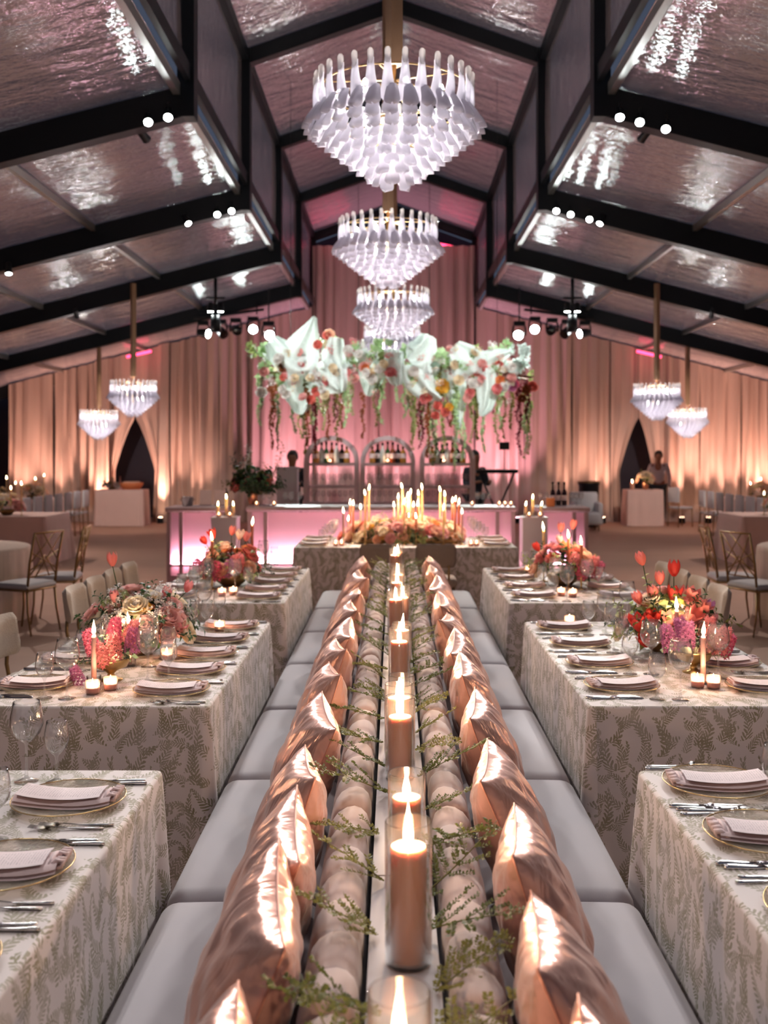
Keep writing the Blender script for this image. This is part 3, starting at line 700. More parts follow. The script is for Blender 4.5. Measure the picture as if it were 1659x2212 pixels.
def cyl_vase(X, Y, zb, r, h, label, group):
    o = MB().lathe([(0.0, 0.0), (r - 0.006, 0.0), (r, 0.006), (r, h - 0.003), (r - 0.0015, h), (r - 0.003, h - 0.003), (r - 0.003, 0.01), (0.0, 0.01)], 32).build('glass_cylinder_vase', M['glass'], None, (X, Y, zb))
    return tag(o, label, 'vase', group)
#      X offset, Y, rim z, candle height
LC = [(-0.012, 1.56, 0.955, 0.16), (0.01, 2.14, 1.005, 0.232), (0.013, 2.69, 0.935, 0.15), (0.0, 3.35, 0.975, 0.19), (-0.004, 3.56, 0.97, 0.2), (0.008, 3.86, 0.935, 0.13), (0.004, 4.62, 0.985, 0.2), (0.02, 5.2, 0.91, 0.15),
      (-0.01, 6.0, 0.97, 0.19), (0.03, 6.22, 0.97, 0.17), (0.0, 7.0, 0.985, 0.16), (0.01, 7.62, 0.94, 0.14), (-0.01, 8.45, 0.98, 0.2), (0.012, 9.15, 0.95, 0.15)]
for k, (xo, y, zr, hc) in enumerate(LC):
    cyl_vase(AX + xo, y, LEDGE_Z, 0.049, zr - LEDGE_Z, 'clear glass cylinder on the marble ledge, %s from the camera' % ORD[k], 'glass cylinders on the ledge')
    pillar(AX + xo, y, LEDGE_Z + 0.011, 0.038, hc, 'lit blush pillar candle inside the %s glass cylinder from the camera' % ORD[k], 'pillar candles on the ledge')

# ------------------------------------------------------------------ trailing greenery
def sprig_mesh(seed):
    rnd = random.Random(seed); st = MB(); lf = MB()
    L = rnd.uniform(0.2, 0.3)
    def leaf(p, d, s):
        d = Vector(d).normalized(); sd = d.cross(Vector((rnd.uniform(-1, 1), rnd.uniform(-1, 1), 1))).normalized(); up = d.cross(sd)
        w = s * 0.36; p = Vector(p)
        q = [p, p + d * s * 0.5 + sd * w + up * w * 0.3, p + d * s, p + d * s * 0.5 - sd * w + up * w * 0.3]
        lf._add([tuple(v) for v in q], [(0, 1, 2), (0, 2, 3)])
    def branch(p0, d0, length, r, depth):
        pts = []; p = Vector(p0); d = Vector(d0).normalized(); n = 8; bend = Vector((rnd.uniform(-0.25, 0.25), rnd.uniform(-0.25, 0.25), rnd.uniform(-0.2, 0.12)))
        for i in range(n + 1):
            pts.append(p.copy()); d = (d + bend * 0.14).normalized(); p = p + d * length / n
        st.tube(pts, [r * (1 - 0.7 * i / n) for i in range(n + 1)], 4)
        if depth:
            for i in range(0, n):
                for s_ in (-1, 1):
                    if rnd.random() < 0.85:
                        dd = (pts[i + 1] - pts[i]).normalized(); side = dd.cross(Vector((0, 0, 1))).normalized() * s_
                        branch(pts[i], dd * 0.7 + side * 0.8 + Vector((0, 0, rnd.uniform(-0.15, 0.35))), length * rnd.uniform(0.25, 0.5) * (1.15 - i / n), r * 0.5, depth - 1)
        else:
            m = max(5, int(length / 0.0075))
            for j in range(m):
                t_ = (j + 0.5) / m * (n); i = min(n - 1, int(t_)); q = pts[i].lerp(pts[i + 1], t_ - i); dd = (pts[i + 1] - pts[i]).normalized()
                for s_ in (-1, 1):
                    leaf(q, dd * 0.5 + dd.cross(Vector((0, 0, 1))) * s_ + Vector((0, 0, rnd.uniform(0, 0.7))), rnd.uniform(0.009, 0.015))
    branch((0, 0, 0.004), (1, 0, 0.25), L, 0.0022, 1)
    k = seed % 3
    return st.mesh('stem', M['olive']), lf.mesh('leaves', M[('sprigleaf', 'sprigpale', 'sprigleaf')[k]], False)
SPR = [sprig_mesh(s_) for s_ in range(8)]
rs = random.Random(3)
for sg, sd in ((-1, 'left'), (1, 'right')):
    y = 1.45; k = 0
    while y < 9.6:
        sm, lm = SPR[(k * 3 + (sg > 0)) % 8]
        ang = (0 if sg > 0 else pi) + rs.uniform(-0.95, 0.95)
        t = thing('greenery_sprig', 'fine leafy green sprig trailing over the %s banquette backs, %s from the camera' % (sd, nth(k + 1)), 'greenery', (AX + sg * rs.uniform(0.045, 0.065), y, LEDGE_Z + 0.004), ang, 'greenery sprigs along the %s side of the ledge' % sd)
        t.rotation_euler = (rs.uniform(-0.3, 0.3), rs.uniform(-0.38, -0.05), ang); sc_ = rs.uniform(0.75, 1.12); t.scale = (sc_,) * 3
        put('stem', sm, t); tag(put('leaves', lm, t), kind='stuff')
        y += rs.uniform(0.2, 0.34); k += 1

# ------------------------------------------------------------------ satin pillows
def pillow_mesh(seed, half=0.216, T=0.1):
    rnd = random.Random(seed); N = 36; m = MB(); ph = [rnd.uniform(0, 6) for _ in range(8)]
    def edge(u, v):
        # pinched sides: corners stay out, edges draw in
        x = half * u * (1 - 0.1 * (1 - v * v)); z = half * v * (1 - 0.1 * (1 - u * u)); return x, z
    def wr(u, v):
        a = 0.0
        for (cx, cz, q) in ((1, 1, 0), (-1, 1, 1), (1, -1, 2), (-1, -1, 3)):
            dx, dz = u - cx, v - cz; r = sqrt(dx * dx + dz * dz); an = math.atan2(dz, dx)
            a += 0.06 * math.exp(-1.6 * r) * sin(15 * an + ph[q] + 3 * r)
        a += 0.014 * sin(6 * u + 3 * v + ph[4]) * sin(4 * v - 3 * u + ph[5])
        a += 0.075 * math.exp(-(1 - abs(v)) * 4.5) * sin(17 * u + ph[6] + 2 * sin(5 * u)) + 0.075 * math.exp(-(1 - abs(u)) * 4.5) * sin(15 * v + ph[7] + 2 * sin(4 * v))
        a += 0.02 * sin(11 * u - 7 * v + ph[3]) * sin(3 * u + ph[2])
        return a
    for s_ in (1, -1):
        def fn(a, b, s_=s_):
            u, v = 2 * a - 1, 2 * b - 1
            u = sin(u * pi / 2) * 0.35 + u * 0.65; v = sin(v * pi / 2) * 0.35 + v * 0.65
            x, z = edge(u, v); k = max(0.0, (1 - u * u) * (1 - v * v))
            th = T * (k ** 0.42) * (1 + 0.10 * (-v)) * (1 + wr(u, v) * 1.6)
            return (s_ * th, x, z)
        m.grid(fn, N, N)
    body = m.mesh('cushion_body', M['satin'])
    pts = []
    for (a0, b0, a1, b1) in ((-1, -1, 1, -1), (1, -1, 1, 1), (1, 1, -1, 1), (-1, 1, -1, -1)):
        for k in range(14):
            t_ = k / 14; x, z = edge(a0 + (a1 - a0) * t_, b0 + (b1 - b0) * t_); pts.append((0, x, z))
    pts.append(pts[0])
    pip = MB().tube(pts, 0.0028, 5, cap=False).mesh('piping', M['piping'])
    return body, pip
PIL = [pillow_mesh(s_) for s_ in range(6)]
def put_pillow(sg, yfar, k, side, xc=0.325):
    rnd = random.Random(k * 17 + (sg > 0) * 5)
    body, pip = PIL[(k * 5 + (sg > 0) * 2) % 6]
    t = thing('satin_pillow', 'rose gold satin pillow propped on the %s banquette row, %s from the camera' % (side, ORD[k]), 'pillow', (AX + sg * xc, yfar - 0.2, SEAT_H + 0.197 + 0.018), 0, 'satin pillows along the banquettes')
    tilt = radians(rnd.uniform(16, 23)) * -sg; yaw = -sg * radians(rnd.uniform(2, 12)); roll = radians(rnd.uniform(-7, 7))
    t.rotation_euler = (Matrix.Rotation(yaw, 4, 'Z') @ Matrix.Rotation(tilt, 4, 'Y') @ Matrix.Rotation(roll, 4, 'X')).to_euler()
    put('cushion_body', body, t); put('piping', pip, t)
for k, yf in enumerate((1.72, 2.32, 2.7, 3.15, 3.78, 4.42, 4.95, 5.5, 6.2, 6.85, 7.75, 8.75)): put_pillow(-1, yf, k, 'left')
for k, yf in enumerate((1.66, 2.12, 2.62, 3.2, 3.86, 4.55, 5.1, 5.8, 6.5, 7.3, 8.1, 8.8)): put_pillow(1, yf, k, 'right')
# ================================================================== DINING TABLES
TH = 0.76
def cloth_mesh(W, L, H=TH, r=0.03, mat=None, flare=0.012, fold=0.045, seed=0):
    rnd = random.Random(seed); hx, hy = W / 2, L / 2
    per = []                                     # (x, y, nx, ny, s, distance to nearest corner)
    s_ = 0.0
    sides = [((-hx + r, -hy), (1, 0), (0, -1), W - 2 * r), ((hx, -hy + r), (0, 1), (1, 0), L - 2 * r), ((hx - r, hy), (-1, 0), (0, 1), W - 2 * r), ((-hx, hy - r), (0, -1), (-1, 0), L - 2 * r)]
    for q, (p, d, nn, ln) in enumerate(sides):
        k = 0; n = max(8, int(ln / 0.035))
        for i in range(n + 1):
            t_ = i / n * ln
            per.append((p[0] + d[0] * t_, p[1] + d[1] * t_, nn[0], nn[1], s_ + t_, min(t_, ln - t_)))
        s_ += ln
        n2 = sides[(q + 1) % 4][2]; c = (p[0] + d[0] * ln - nn[0] * r, p[1] + d[1] * ln - nn[1] * r)
        for i in range(1, 5):
            a = pi / 2 * i / 5; vx, vy = nn[0] * cos(a) + n2[0] * sin(a), nn[1] * cos(a) + n2[1] * sin(a)
            per.append((c[0] + vx * r, c[1] + vy * r, vx, vy, s_ + r * a, 0.0))
        s_ += r * pi / 2
    per.append((per[0][0], per[0][1], per[0][2], per[0][3], s_, 0.0))
    rows = [(-0.012, 0.0), (-0.004, -0.003), (0.0, -0.011)] + [(0.0, -0.011 - (H - 0.016) * k / 9) for k in range(1, 10)]
    m = MB(); uv = []
    ph = [rnd.uniform(0, 6) for _ in range(4)]
    for (o, dz) in rows:
        t_ = max(0, (-dz - 0.02) / H)
        for (x, y, nx, ny, s, dc) in per:
            e = math.exp(-dc / 0.11); k = o + flare * t_ + fold * t_ ** 0.8 * e * cos(dc * 46) * 0.9 + 0.006 * t_ * sin(s * 8 + ph[0]) + 0.006 * t_ * sin(s * 19 + ph[1])
            m.v.append((x + nx * k, y + ny * k, H + dz)); uv.append((s, H + dz))
    n = len(per)
    for j in range(len(rows) - 1):
        for i in range(n - 1):
            m.f.append((j * n + i, (j + 1) * n + i, (j + 1) * n + i + 1, j * n + i + 1)); m.mi.append(0)
    base = len(m.v); nx_, ny_ = max(2, int(W / 0.12)), max(2, int(L / 0.12))
    top = [(x - a * 0.012, y - b * 0.012) for (x, y, a, b, s, dc) in per[:-1]]
    m.v.append((0, 0, H)); uv.append((20.0, 20.0))
    for (x, y) in top: m.v.append((x, y, H)); uv.append((20 + x, 20 + y))
    k = len(top)
    for i in range(k):
        m.f.append((base, base + 1 + i, base + 1 + (i + 1) % k)); m.mi.append(0)
    me = m.mesh('tablecloth', mat or M['cloth'], True, uv)
    return me
def table(X, Y0, Y1, W, label, group, seed=0, mat=None, vis=True):
    t = thing('dining_table', label, 'table', (X, (Y0 + Y1) / 2, 0), 0, group)
    L = Y1 - Y0
    MB().box((0, 0, TH - 0.02), (W - 0.05, L - 0.05, 0.03)).build('tabletop', M['bronze'], t, smooth=False)
    for a in (-1, 1):
        for b in (-1, 1): MB().tube([(a * (W / 2 - 0.1), b * (L / 2 - 0.15), 0), (a * (W / 2 - 0.1), b * (L / 2 - 0.15), TH - 0.035)], 0.025, 8).build('leg', M['leg'], t)
    put('tablecloth', cloth_mesh(W, L, seed=seed, mat=mat), t)
    return t
TW = 1.0
TB = {}
for sg, sd in ((-1, 'left'), (1, 'right')):
    for nm, y0, y1 in (('front', 1.2, 3.28), ('middle', 4.08, 6.13), ('rear', 6.86, 8.97)):
        TB[(sd, nm)] = (AX + sg * (0.75 + TW / 2), y0, y1)
        table(AX + sg * (0.75 + TW / 2), y0, y1, TW, 'long table under a sage toile cloth, %s table of the %s row' % (nm, sd), 'long banquet tables beside the banquettes', seed=len(TB))
HT = (0.12, 10.85, 12.2)
table(HT[0], HT[1], HT[2], 2.36, 'wide head table under toile cloth at the end of the aisle', None, seed=9)

# ------------------------------------------------------------------ place settings (local x = into the table, diner at -x; right hand is -y)
CH_BODY = MB().lathe([(0.0, 0.004), (0.09, 0.004), (0.1, 0.006), (0.12, 0.011), (0.145, 0.016), (0.158, 0.021), (0.16, 0.022), (0.158, 0.018), (0.14, 0.0125), (0.1, 0.002), (0.0, 0.0)], 40).mesh('dish', M['charger'])
_r = MB(); ring(_r, 0.1592, 0.0215, 0.0016, 48); CH_RIM = _r.mesh('gold_rim', M['gold'])
def napkin_mesh():
    m = MB()
    def zc(x): return 0.0 + 0.9 * (x * x) * 0.9                # sags into the dish
    for (k, w, z0) in ((0, 0.132, 0.0), (1, 0.124, 0.009)):
        for top in (0, 1):
            def fn(u, v, w=w, z0=z0, top=top):
                x = -0.132 + 0.274 * u; y = (v - 0.5) * w * (1 - 0.06 * sin(pi * u)); e = 1 - (2 * v - 1) ** 4
                return (x, y + 0.004 * sin(7 * u), zc(x) + z0 + (0.010 * e if top else 0.0) + 0.0016 * sin(22 * v + 3 * u))
            m.grid(fn, 16, 10)
    # gathered loops at the diner's end
    for i in range(5):
        yy = -0.045 + 0.02 * i; hh = 0.016 + 0.006 * ((i * 7) % 3)
        m.tube([(-0.105, yy, 0.012), (-0.128, yy - 0.003, 0.02 + hh * 0.5), (-0.143, yy - 0.004, 0.022 + hh * 0.4), (-0.139, yy - 0.002, 0.018), (-0.12, yy, 0.015)], [0.006, 0.0085, 0.009, 0.0085, 0.006], 6, flat=0.7)
    m.tube([(-0.112, -0.055, 0.014), (-0.114, -0.02, 0.03), (-0.114, 0.02, 0.03), (-0.112, 0.055, 0.014)], 0.0065, 6)
    return m.mesh('folded_napkin', M['napkin'])
NAPKIN = napkin_mesh()
def cardmat():
    m = M['card']; nt = m.node_tree; b = nt.nodes['Principled BSDF']
    tc = nt.nodes.new('ShaderNodeTexCoord'); sp = nt.nodes.new('ShaderNodeSeparateXYZ'); nt.links.new(tc.outputs['Object'], sp.inputs[0])
    x, y = S(nt, sp.outputs[0]), S(nt, sp.outputs[1])
    line = (x * 140.0).f('FRACT').f('LESS_THAN', 0.36)
    nz = nt.nodes.new('ShaderNodeTexNoise'); nz.inputs['Scale'].default_value = 260; nt.links.new(tc.outputs['Object'], nz.inputs['Vector'])
    word = S(nt, nz.outputs[0]).f('GREATER_THAN', 0.47)
    ins = y.f('ABSOLUTE').f('LESS_THAN', 0.036)
    fac = line * word * ins * 0.42
    mix = nt.nodes.new('ShaderNodeMix'); mix.data_type = 'RGBA'; nt.links.new(fac.o, mix.inputs[0])
    mix.inputs[6].default_value = rgba(srgb(234, 212, 212)); mix.inputs[7].default_value = rgba(srgb(120, 92, 96)); nt.links.new(mix.outputs[2], b.inputs['Base Color'])
cardmat()
_c = MB()
for zz in (0.0, 0.0012):
    _c.grid(lambda u, v, zz=zz: (-0.1 + 0.235 * u, (v - 0.5) * 0.104, 0.9 * (-0.1 + 0.235 * u) ** 2 * 0.9 + 0.0215 + zz + 0.003 * (1 - (2 * v - 1) ** 2)), 12, 4)
CARD = _c.mesh('menu_card', M['card'])
def fork_mb(L=0.2):
    m = MB(); m.tube([(-L / 2, 0, 0.003), (-L / 2 + 0.02, 0, 0.003), (-0.01, 0, 0.004), (0.035, 0, 0.009)], [0.0062, 0.0068, 0.0036, 0.0030], 6, flat=0.55)
    m.tube([(0.035, 0, 0.009), (0.048, 0, 0.008), (0.056, 0, 0.0065)], [0.004, 0.0105, 0.0115], 8, flat=0.2)
    for k in range(4):
        y = -0.009 + 0.006 * k; m.tube([(0.054, y, 0.0065), (0.075, y, 0.006), (L / 2, y, 0.0095)], [0.0019, 0.0017, 0.0009], 5)
    return m
FORK = fork_mb().mesh('table_fork', M['silver'])
_k = MB(); _k.tube([(-0.11, 0, 0.004), (-0.1, 0, 0.004), (-0.03, 0, 0.004), (-0.012, 0, 0.004)], [0.0065, 0.0075, 0.0062, 0.005], 8, flat=0.7)
_k.tube([(-0.014, 0, 0.004), (0.02, 0.001, 0.004), (0.08, 0.001, 0.004), (0.105, -0.003, 0.004), (0.112, -0.006, 0.004)], [0.006, 0.0095, 0.01, 0.006, 0.001], 6, flat=0.14)
KNIFE = _k.mesh('table_knife', M['silver'])
def glass_mesh(name, H, R, bowl, base=0.036):
    s0 = H - bowl
    P = [(0.0, 0.0015), (base, 0.0015), (base, 0.003), (base * 0.5, 0.006), (0.006, 0.013), (0.0042, 0.03), (0.0042, s0 - 0.012), (0.007, s0 - 0.002), (R * 0.45, s0 + bowl * 0.07), (R * 0.82, s0 + bowl * 0.22), (R, s0 + bowl * 0.42), (R * 0.97, s0 + bowl * 0.62), (R * 0.86, s0 + bowl * 0.85), (R * 0.79, H), (R * 0.775, H), (R * 0.84, s0 + bowl * 0.85), (R * 0.95, s0 + bowl * 0.62), (R * 0.975, s0 + bowl * 0.42), (R * 0.78, s0 + bowl * 0.23), (R * 0.4, s0 + bowl * 0.09), (0.0, s0 + bowl * 0.05)]
    return MB().lathe(P, 20).mesh(name, M['wine'])
WINE = glass_mesh('wine_glass', 0.245, 0.05, 0.125); GOB = glass_mesh('water_goblet', 0.188, 0.0375, 0.105, 0.032)
OBST = [(-1.25, 4.56, 0.12), (-1.27, 5.16, 0.21), (-1.22, 7.75, 0.21), (1.37, 5.2, 0.21), (1.37, 4.72, 0.13), (1.28, 7.8, 0.21), (-1.285, 4.42, 0.035), (-1.245, 4.86, 0.035), (1.345, 4.49, 0.035), (-1.255, 4.3, 0.03), (-1.2, 4.37, 0.03), (1.3, 4.42, 0.03), (1.362, 4.4, 0.03), (-1.1, 5.0, 0.03), (-1.2, 7.2, 0.03), (-1.13, 7.26, 0.03), (1.17, 7.22, 0.03), (1.24, 7.16, 0.03), (0.13, 11.45, 0.5)]
def setting(X, Y, rot, where, k, grp, glasses=True, z=TH, flat=True, card=True):
    """one cover: charger, napkin, menu, two forks, two knives, two glasses"""
    rz = rot; c, s = cos(rz), sin(rz)
    def W(x, y, zz=0.0): return (X + c * x - s * y, Y + s * x + c * y, z + zz)
    o = ORD[k]; rr = random.Random(int(X * 1000) * 31 + int(Y * 1000))
    t = thing('charger_plate', 'pearly glass charger with gold rim, %s from camera, %s' % (o, where), 'plate', W(0.2, 0), rz, 'charger plates')
    put('dish', CH_BODY, t); put('gold_rim', CH_RIM, t)
    a = rz + rr.uniform(-0.08, 0.08)
    tag(put('napkin', NAPKIN, None, W(0.2, 0, 0.0065), (0, 0, a)), 'folded blush napkin on the charger %s from camera, %s' % (o, where), 'napkin', 'folded napkins')
    if card: tag(put('menu_card', CARD, None, W(0.2, 0, 0.0075), (0, 0, a)), 'curved menu card over the napkin %s from camera, %s' % (o, where), 'menu', 'menu cards')
    if flat:
        for q, yy in enumerate((0.176, 0.2)):
            tag(put('table_fork', FORK, None, W(0.13 + 0.012 * q + rr.uniform(-0.006, 0.006), yy, 0.0005), (0, 0, rz + rr.uniform(-0.05, 0.05))), '%s silver fork beside charger %s from camera, %s' % (('inner', 'outer')[q], o, where), 'fork', 'forks')
        for q, yy in enumerate((-0.172, -0.194)):
            tag(put('table_knife', KNIFE, None, W(0.125 + 0.014 * q + rr.uniform(-0.006, 0.006), yy, 0.0005), (0, 0, rz + rr.uniform(-0.04, 0.04))), '%s silver knife beside charger %s from camera, %s' % (('inner', 'outer')[q], o, where), 'knife', 'knives')
    if glasses:
        cand = [(0.395, -0.205), (0.375, -0.215), (0.4, -0.24), (0.35, -0.205), (0.42, -0.12), (0.33, -0.21)]
        spots = []
        for (gx, gy) in cand:
            px_, py_, _ = W(gx, gy)
            if all((px_ - ox) ** 2 + (py_ - oy) ** 2 > (orad + 0.05) ** 2 for ox, oy, orad in OBST): spots.append((gx, gy)); break
        if not spots: spots = [(0.33, -0.205)]
        gx, gy = spots[0]
        tag(put('wine_glass', WINE, None, W(gx, gy, 0.0), (0, 0, 0)), 'tall wine glass behind charger %s from camera, %s' % (o, where), 'wine glass', 'wine glasses')
        tag(put('water_goblet', GOB, None, W(gx - 0.094, gy + 0.006, 0.0) if gx > 0.34 else W(gx + 0.02, gy - 0.094, 0.0), (0, 0, 0)), 'small water goblet behind charger %s from camera, %s' % (o, where), 'goblet', 'water goblets')
SETS = {('left', 'front'): ([2.0, 2.475, 2.955], []), ('right', 'front'): ([2.24, 2.69, 3.1], []),
        ('left', 'middle'): ([4.32, 4.72, 5.11, 5.5, 5.9], [4.42, 4.95, 5.45, 5.92]), ('right', 'middle'): ([4.4, 4.88, 5.38, 5.88], [4.38, 4.88, 5.38, 5.88]),
        ('left', 'rear'): ([7.1, 7.5, 7.9, 8.3, 8.7], [7.15, 7.6, 8.1, 8.6]), ('right', 'rear'): ([7.15, 7.65, 8.15, 8.65], [7.15, 7.6, 8.1, 8.6])}
for (sd, nm), (inn, outr) in SETS.items():
    sg = -1 if sd == 'left' else 1; xc = TB[(sd, nm)][0]
    for k, y in enumerate(inn): setting(xc - sg * TW / 2, y, pi if sg < 0 else 0, '%s %s table, bench side' % (sd, nm), k, None)
    for k, y in enumerate(outr): setting(xc + sg * TW / 2, y, 0 if sg < 0 else pi, '%s %s table, chair side' % (sd, nm), k, None)
for k, y in enumerate((11.06, 11.5, 11.94)):
    setting(HT[0] - 1.18, y, 0, 'left end of head table', k, None, flat=False)
    setting(HT[0] + 1.18, y, pi, 'right end of head table', k, None, flat=False)

# ------------------------------------------------------------------ table candles
def taper(X, Y, zb, h, label, group, wax='taperwax', r=0.0115, holder=True, lamp=True, energy=None, stick=0.0):
    t = thing('taper_candle', label, 'candle', (X, Y, zb), random.uniform(0, 6), group)
    if stick:
        MB().lathe([(0.0, 0.0), (0.035, 0.0), (0.036, 0.004), (0.012, 0.01), (0.006, 0.02), (0.006, stick - 0.02), (0.012, stick - 0.012), (0.016, stick), (0.0, stick)], 12).build('candlestick', M['brass'], t)
    elif holder:
        MB().lathe([(0.0, 0.0), (0.03, 0.0), (0.031, 0.004), (0.031, 0.05), (0.029, 0.05), (0.029, 0.008), (0.0, 0.008)], 16).build('glass_holder', M['wine'], t)
    z0 = stick if stick else 0.008 if holder else 0
    MB().lathe([(0.0, z0), (r, z0), (r * 0.92, z0 + h - 0.012), (r * 0.6, z0 + h), (0.0, z0 + h)], 12).build('wax', M[wax], t)
    put('wick', WICK, t, (0, 0, z0 + h - 0.004)); put('flame', FLAME, t, (0, 0, z0 + h + 0.002), (random.uniform(-0.2, 0.2), random.uniform(-0.2, 0.2), 0), 1.15)
    if lamp: light('POINT', t, (0, 0, z0 + h + 0.02), energy or E_TAPER, CANDLE_COL, 0.006)
    return t
VOT = MB().lathe([(0.0, 0.0), (0.026, 0.0), (0.028, 0.004), (0.03, 0.055), (0.0285, 0.055), (0.0265, 0.006), (0.0, 0.006)], 18).mesh('glass_cup', M['votive'])
VWAX = MB().lathe([(0.0, 0.008), (0.0255, 0.008), (0.027, 0.028), (0.02, 0.03), (0.0, 0.029)], 16).mesh('wax', M['liquid'])
def votive(X, Y, zb, label, group='votive candles on the tables', lamp=True):
    t = thing('votive_candle', label, 'candle', (X, Y, zb), 0, group)
    put('glass_cup', VOT, t); put('wax', VWAX, t); put('flame', FLAME, t, (0, 0, 0.031), scale=0.6)
    if lamp: light('POINT', t, (0, 0, 0.043), E_VOTIVE, CANDLE_COL, 0.0035)
    return t
GT = 'lit taper candles on the side tables'
for (x, y, h, lab) in ((-1.285, 4.42, 0.215, 'lit pink taper by the pink hyacinths, left middle table'), (-1.245, 4.86, 0.18, 'lit pink taper behind the hyacinth compote, left middle table'),
                       (1.345, 4.49, 0.2, 'lit pink taper before the mauve hyacinths, right middle table'), (1.37, 5.0, 0.235, 'lit taper among the red tulips, right middle table')):
    taper(x, y, TH, h, lab, GT)
for (x, y, s_, h, wx, lab) in ((-1.33, 7.55, 0.2, 0.16, 'bronzewax', 'tall lit taper in front of the left rear flowers'), (-1.14, 8.3, 0.22, 0.2, 'bronzewax', 'lit rust taper behind the left rear flowers'),
                               (1.16, 8.0, 0.2, 0.2, 'creamwax', 'lit taper at the left of the right rear flowers'), (1.29, 7.62, 0.2, 0.17, 'bronzewax', 'lit rust taper amid the right rear flowers'), (1.37, 7.55, 0.18, 0.15, 'bronzewax', 'lit taper at the right of the right rear flowers')):
    taper(x, y, TH, h, lab, GT, wx, stick=s_)
for (x, y, lab) in ((-1.255, 4.3, 'left of two front votives on the left middle table'), (-1.2, 4.37, 'right of two front votives on the left middle table'), (-1.1, 5.0, 'votive right of the large flowers, left middle table'),
                    (-0.98, 5.8, 'votive near the far end of the left middle table'), (-1.2, 7.2, 'left votive before the left rear flowers'), (-1.13, 7.26, 'right votive before the left rear flowers'),
                    (1.3, 4.42, 'left of two front votives on the right middle table'), (1.362, 4.4, 'right of two front votives on the right middle table'), (1.02, 6.0, 'votive near the far end of the right middle table'),
                    (1.17, 7.22, 'left votive before the right rear flowers'), (1.24, 7.16, 'right votive before the right rear flowers'), (1.12, 8.6, 'votive at the far end of the right rear table')):
    votive(x, y, TH, 'small blush glass ' + lab)

# ------------------------------------------------------------------ flowers
def petal_grid(m, base, out, up, Lh, w, cup, n=3, tip=0.6):
    out = Vector(out).normalized(); up = Vector(up).normalized(); sd = out.cross(up).normalized(); b = Vector(base)
    def fn(u, v):
        k = 2 * u - 1; ww = w * (0.35 + 0.65 * sin(min(1, v * 1.25) * pi / 2)) * (1 if v < 0.7 else (1 - (1 - tip) * ((v - 0.7) / 0.3) ** 2))
        return tuple(b + up * (Lh * v) + out * (cup * sin(pi * v * 0.75) - 0.35 * w * k * k * v) + sd * (k * ww))
    m.grid(fn, n, 4)
def tulip_mb(open_=0.0):
    m = MB()
    for k in range(6):
        a0 = pi / 3 * k; inner = k % 2
        def fn(u, v, a0=a0, inner=inner):
            q = 2 * u - 1
            r = (0.0235 - 0.002 * inner) * sin(pi * (0.06 + (0.72 - 0.36 * open_ * 1.0) * v)) ** 0.75 + 0.026 * open_ * v * v
            half = 0.62 * (1 if v < 0.55 else max(0.04, 1 - ((v - 0.55) / 0.45) ** 2.2))
            an = a0 + q * half
            return (r * cos(an), r * sin(an), 0.066 * v * (1 - 0.18 * open_) - 0.004 * abs(q) * v)
        m.grid(fn, 4, 7)
    return m
def peony_mb(seed, R=0.045):
    rnd = random.Random(seed); m = MB()
    for (n, r0, tilt, L, w) in ((6, 0.004, 0.15, 0.03, 0.016), (7, 0.008, 0.5, 0.038, 0.02), (8, 0.01, 1.0, 0.044, 0.023), (8, 0.011, 1.8, 0.045, 0.024)):
        for k in range(n):
            a = 2 * pi * k / n + rnd.uniform(-0.2, 0.2); d = Vector((cos(a), sin(a), 0))
            petal_grid(m, d * r0 + Vector((0, 0, -0.012 * tilt * 0.4)), d, Vector((0, 0, 1)) + d * tilt * rnd.uniform(0.8, 1.2), L * R / 0.045, w * R / 0.045, 0.012, tip=0.75)
    return m
def hyacinth_mb(seed):
    rnd = random.Random(seed); m = MB()
    for i in range(58):
        z = 0.012 + 0.105 * i / 58; a = i * 2.4; r = 0.027 * (1 - 0.55 * (z / 0.12) ** 2); c = Vector((r * cos(a), r * sin(a), z)); d = Vector((cos(a), sin(a), 0.35 + rnd.uniform(-0.2, 0.3))).normalized()
        sd = d.orthogonal().normalized(); up = d.cross(sd); vs_ = [tuple(c)]; fs = []
        for k in range(10):
            q = 2 * pi * k / 10; rr = 0.0155 if k % 2 == 0 else 0.006
            vs_.append(tuple(c + d * (0.010 if k % 2 == 0 else 0.006) + (sd * cos(q) + up * sin(q)) * rr))
        for k in range(10): fs.append((0, 1 + k, 1 + (k + 1) % 10))
        m._add(vs_, fs)
    return m
def filler_mb(seed, n=26, R=0.05):
    rnd = random.Random(seed); m = MB()
    for i in range(n):
        d = Vector((rnd.gauss(0, 1), rnd.gauss(0, 1), abs(rnd.gauss(0, 1)))).normalized() * R * rnd.uniform(0.5, 1)
        for k in range(5):
            q = 2 * pi * k / 5; e = d.normalized(); sd = e.orthogonal().normalized(); up = e.cross(sd); v1 = (sd * cos(q) + up * sin(q)) * 0.012; v2 = (sd * cos(q + 0.7) + up * sin(q + 0.7)) * 0.008
            m._add([tuple(d), tuple(d + v1 + e * 0.003), tuple(d + v2 * 1.2 + e * 0.004)], [(0, 1, 2)])
    return m
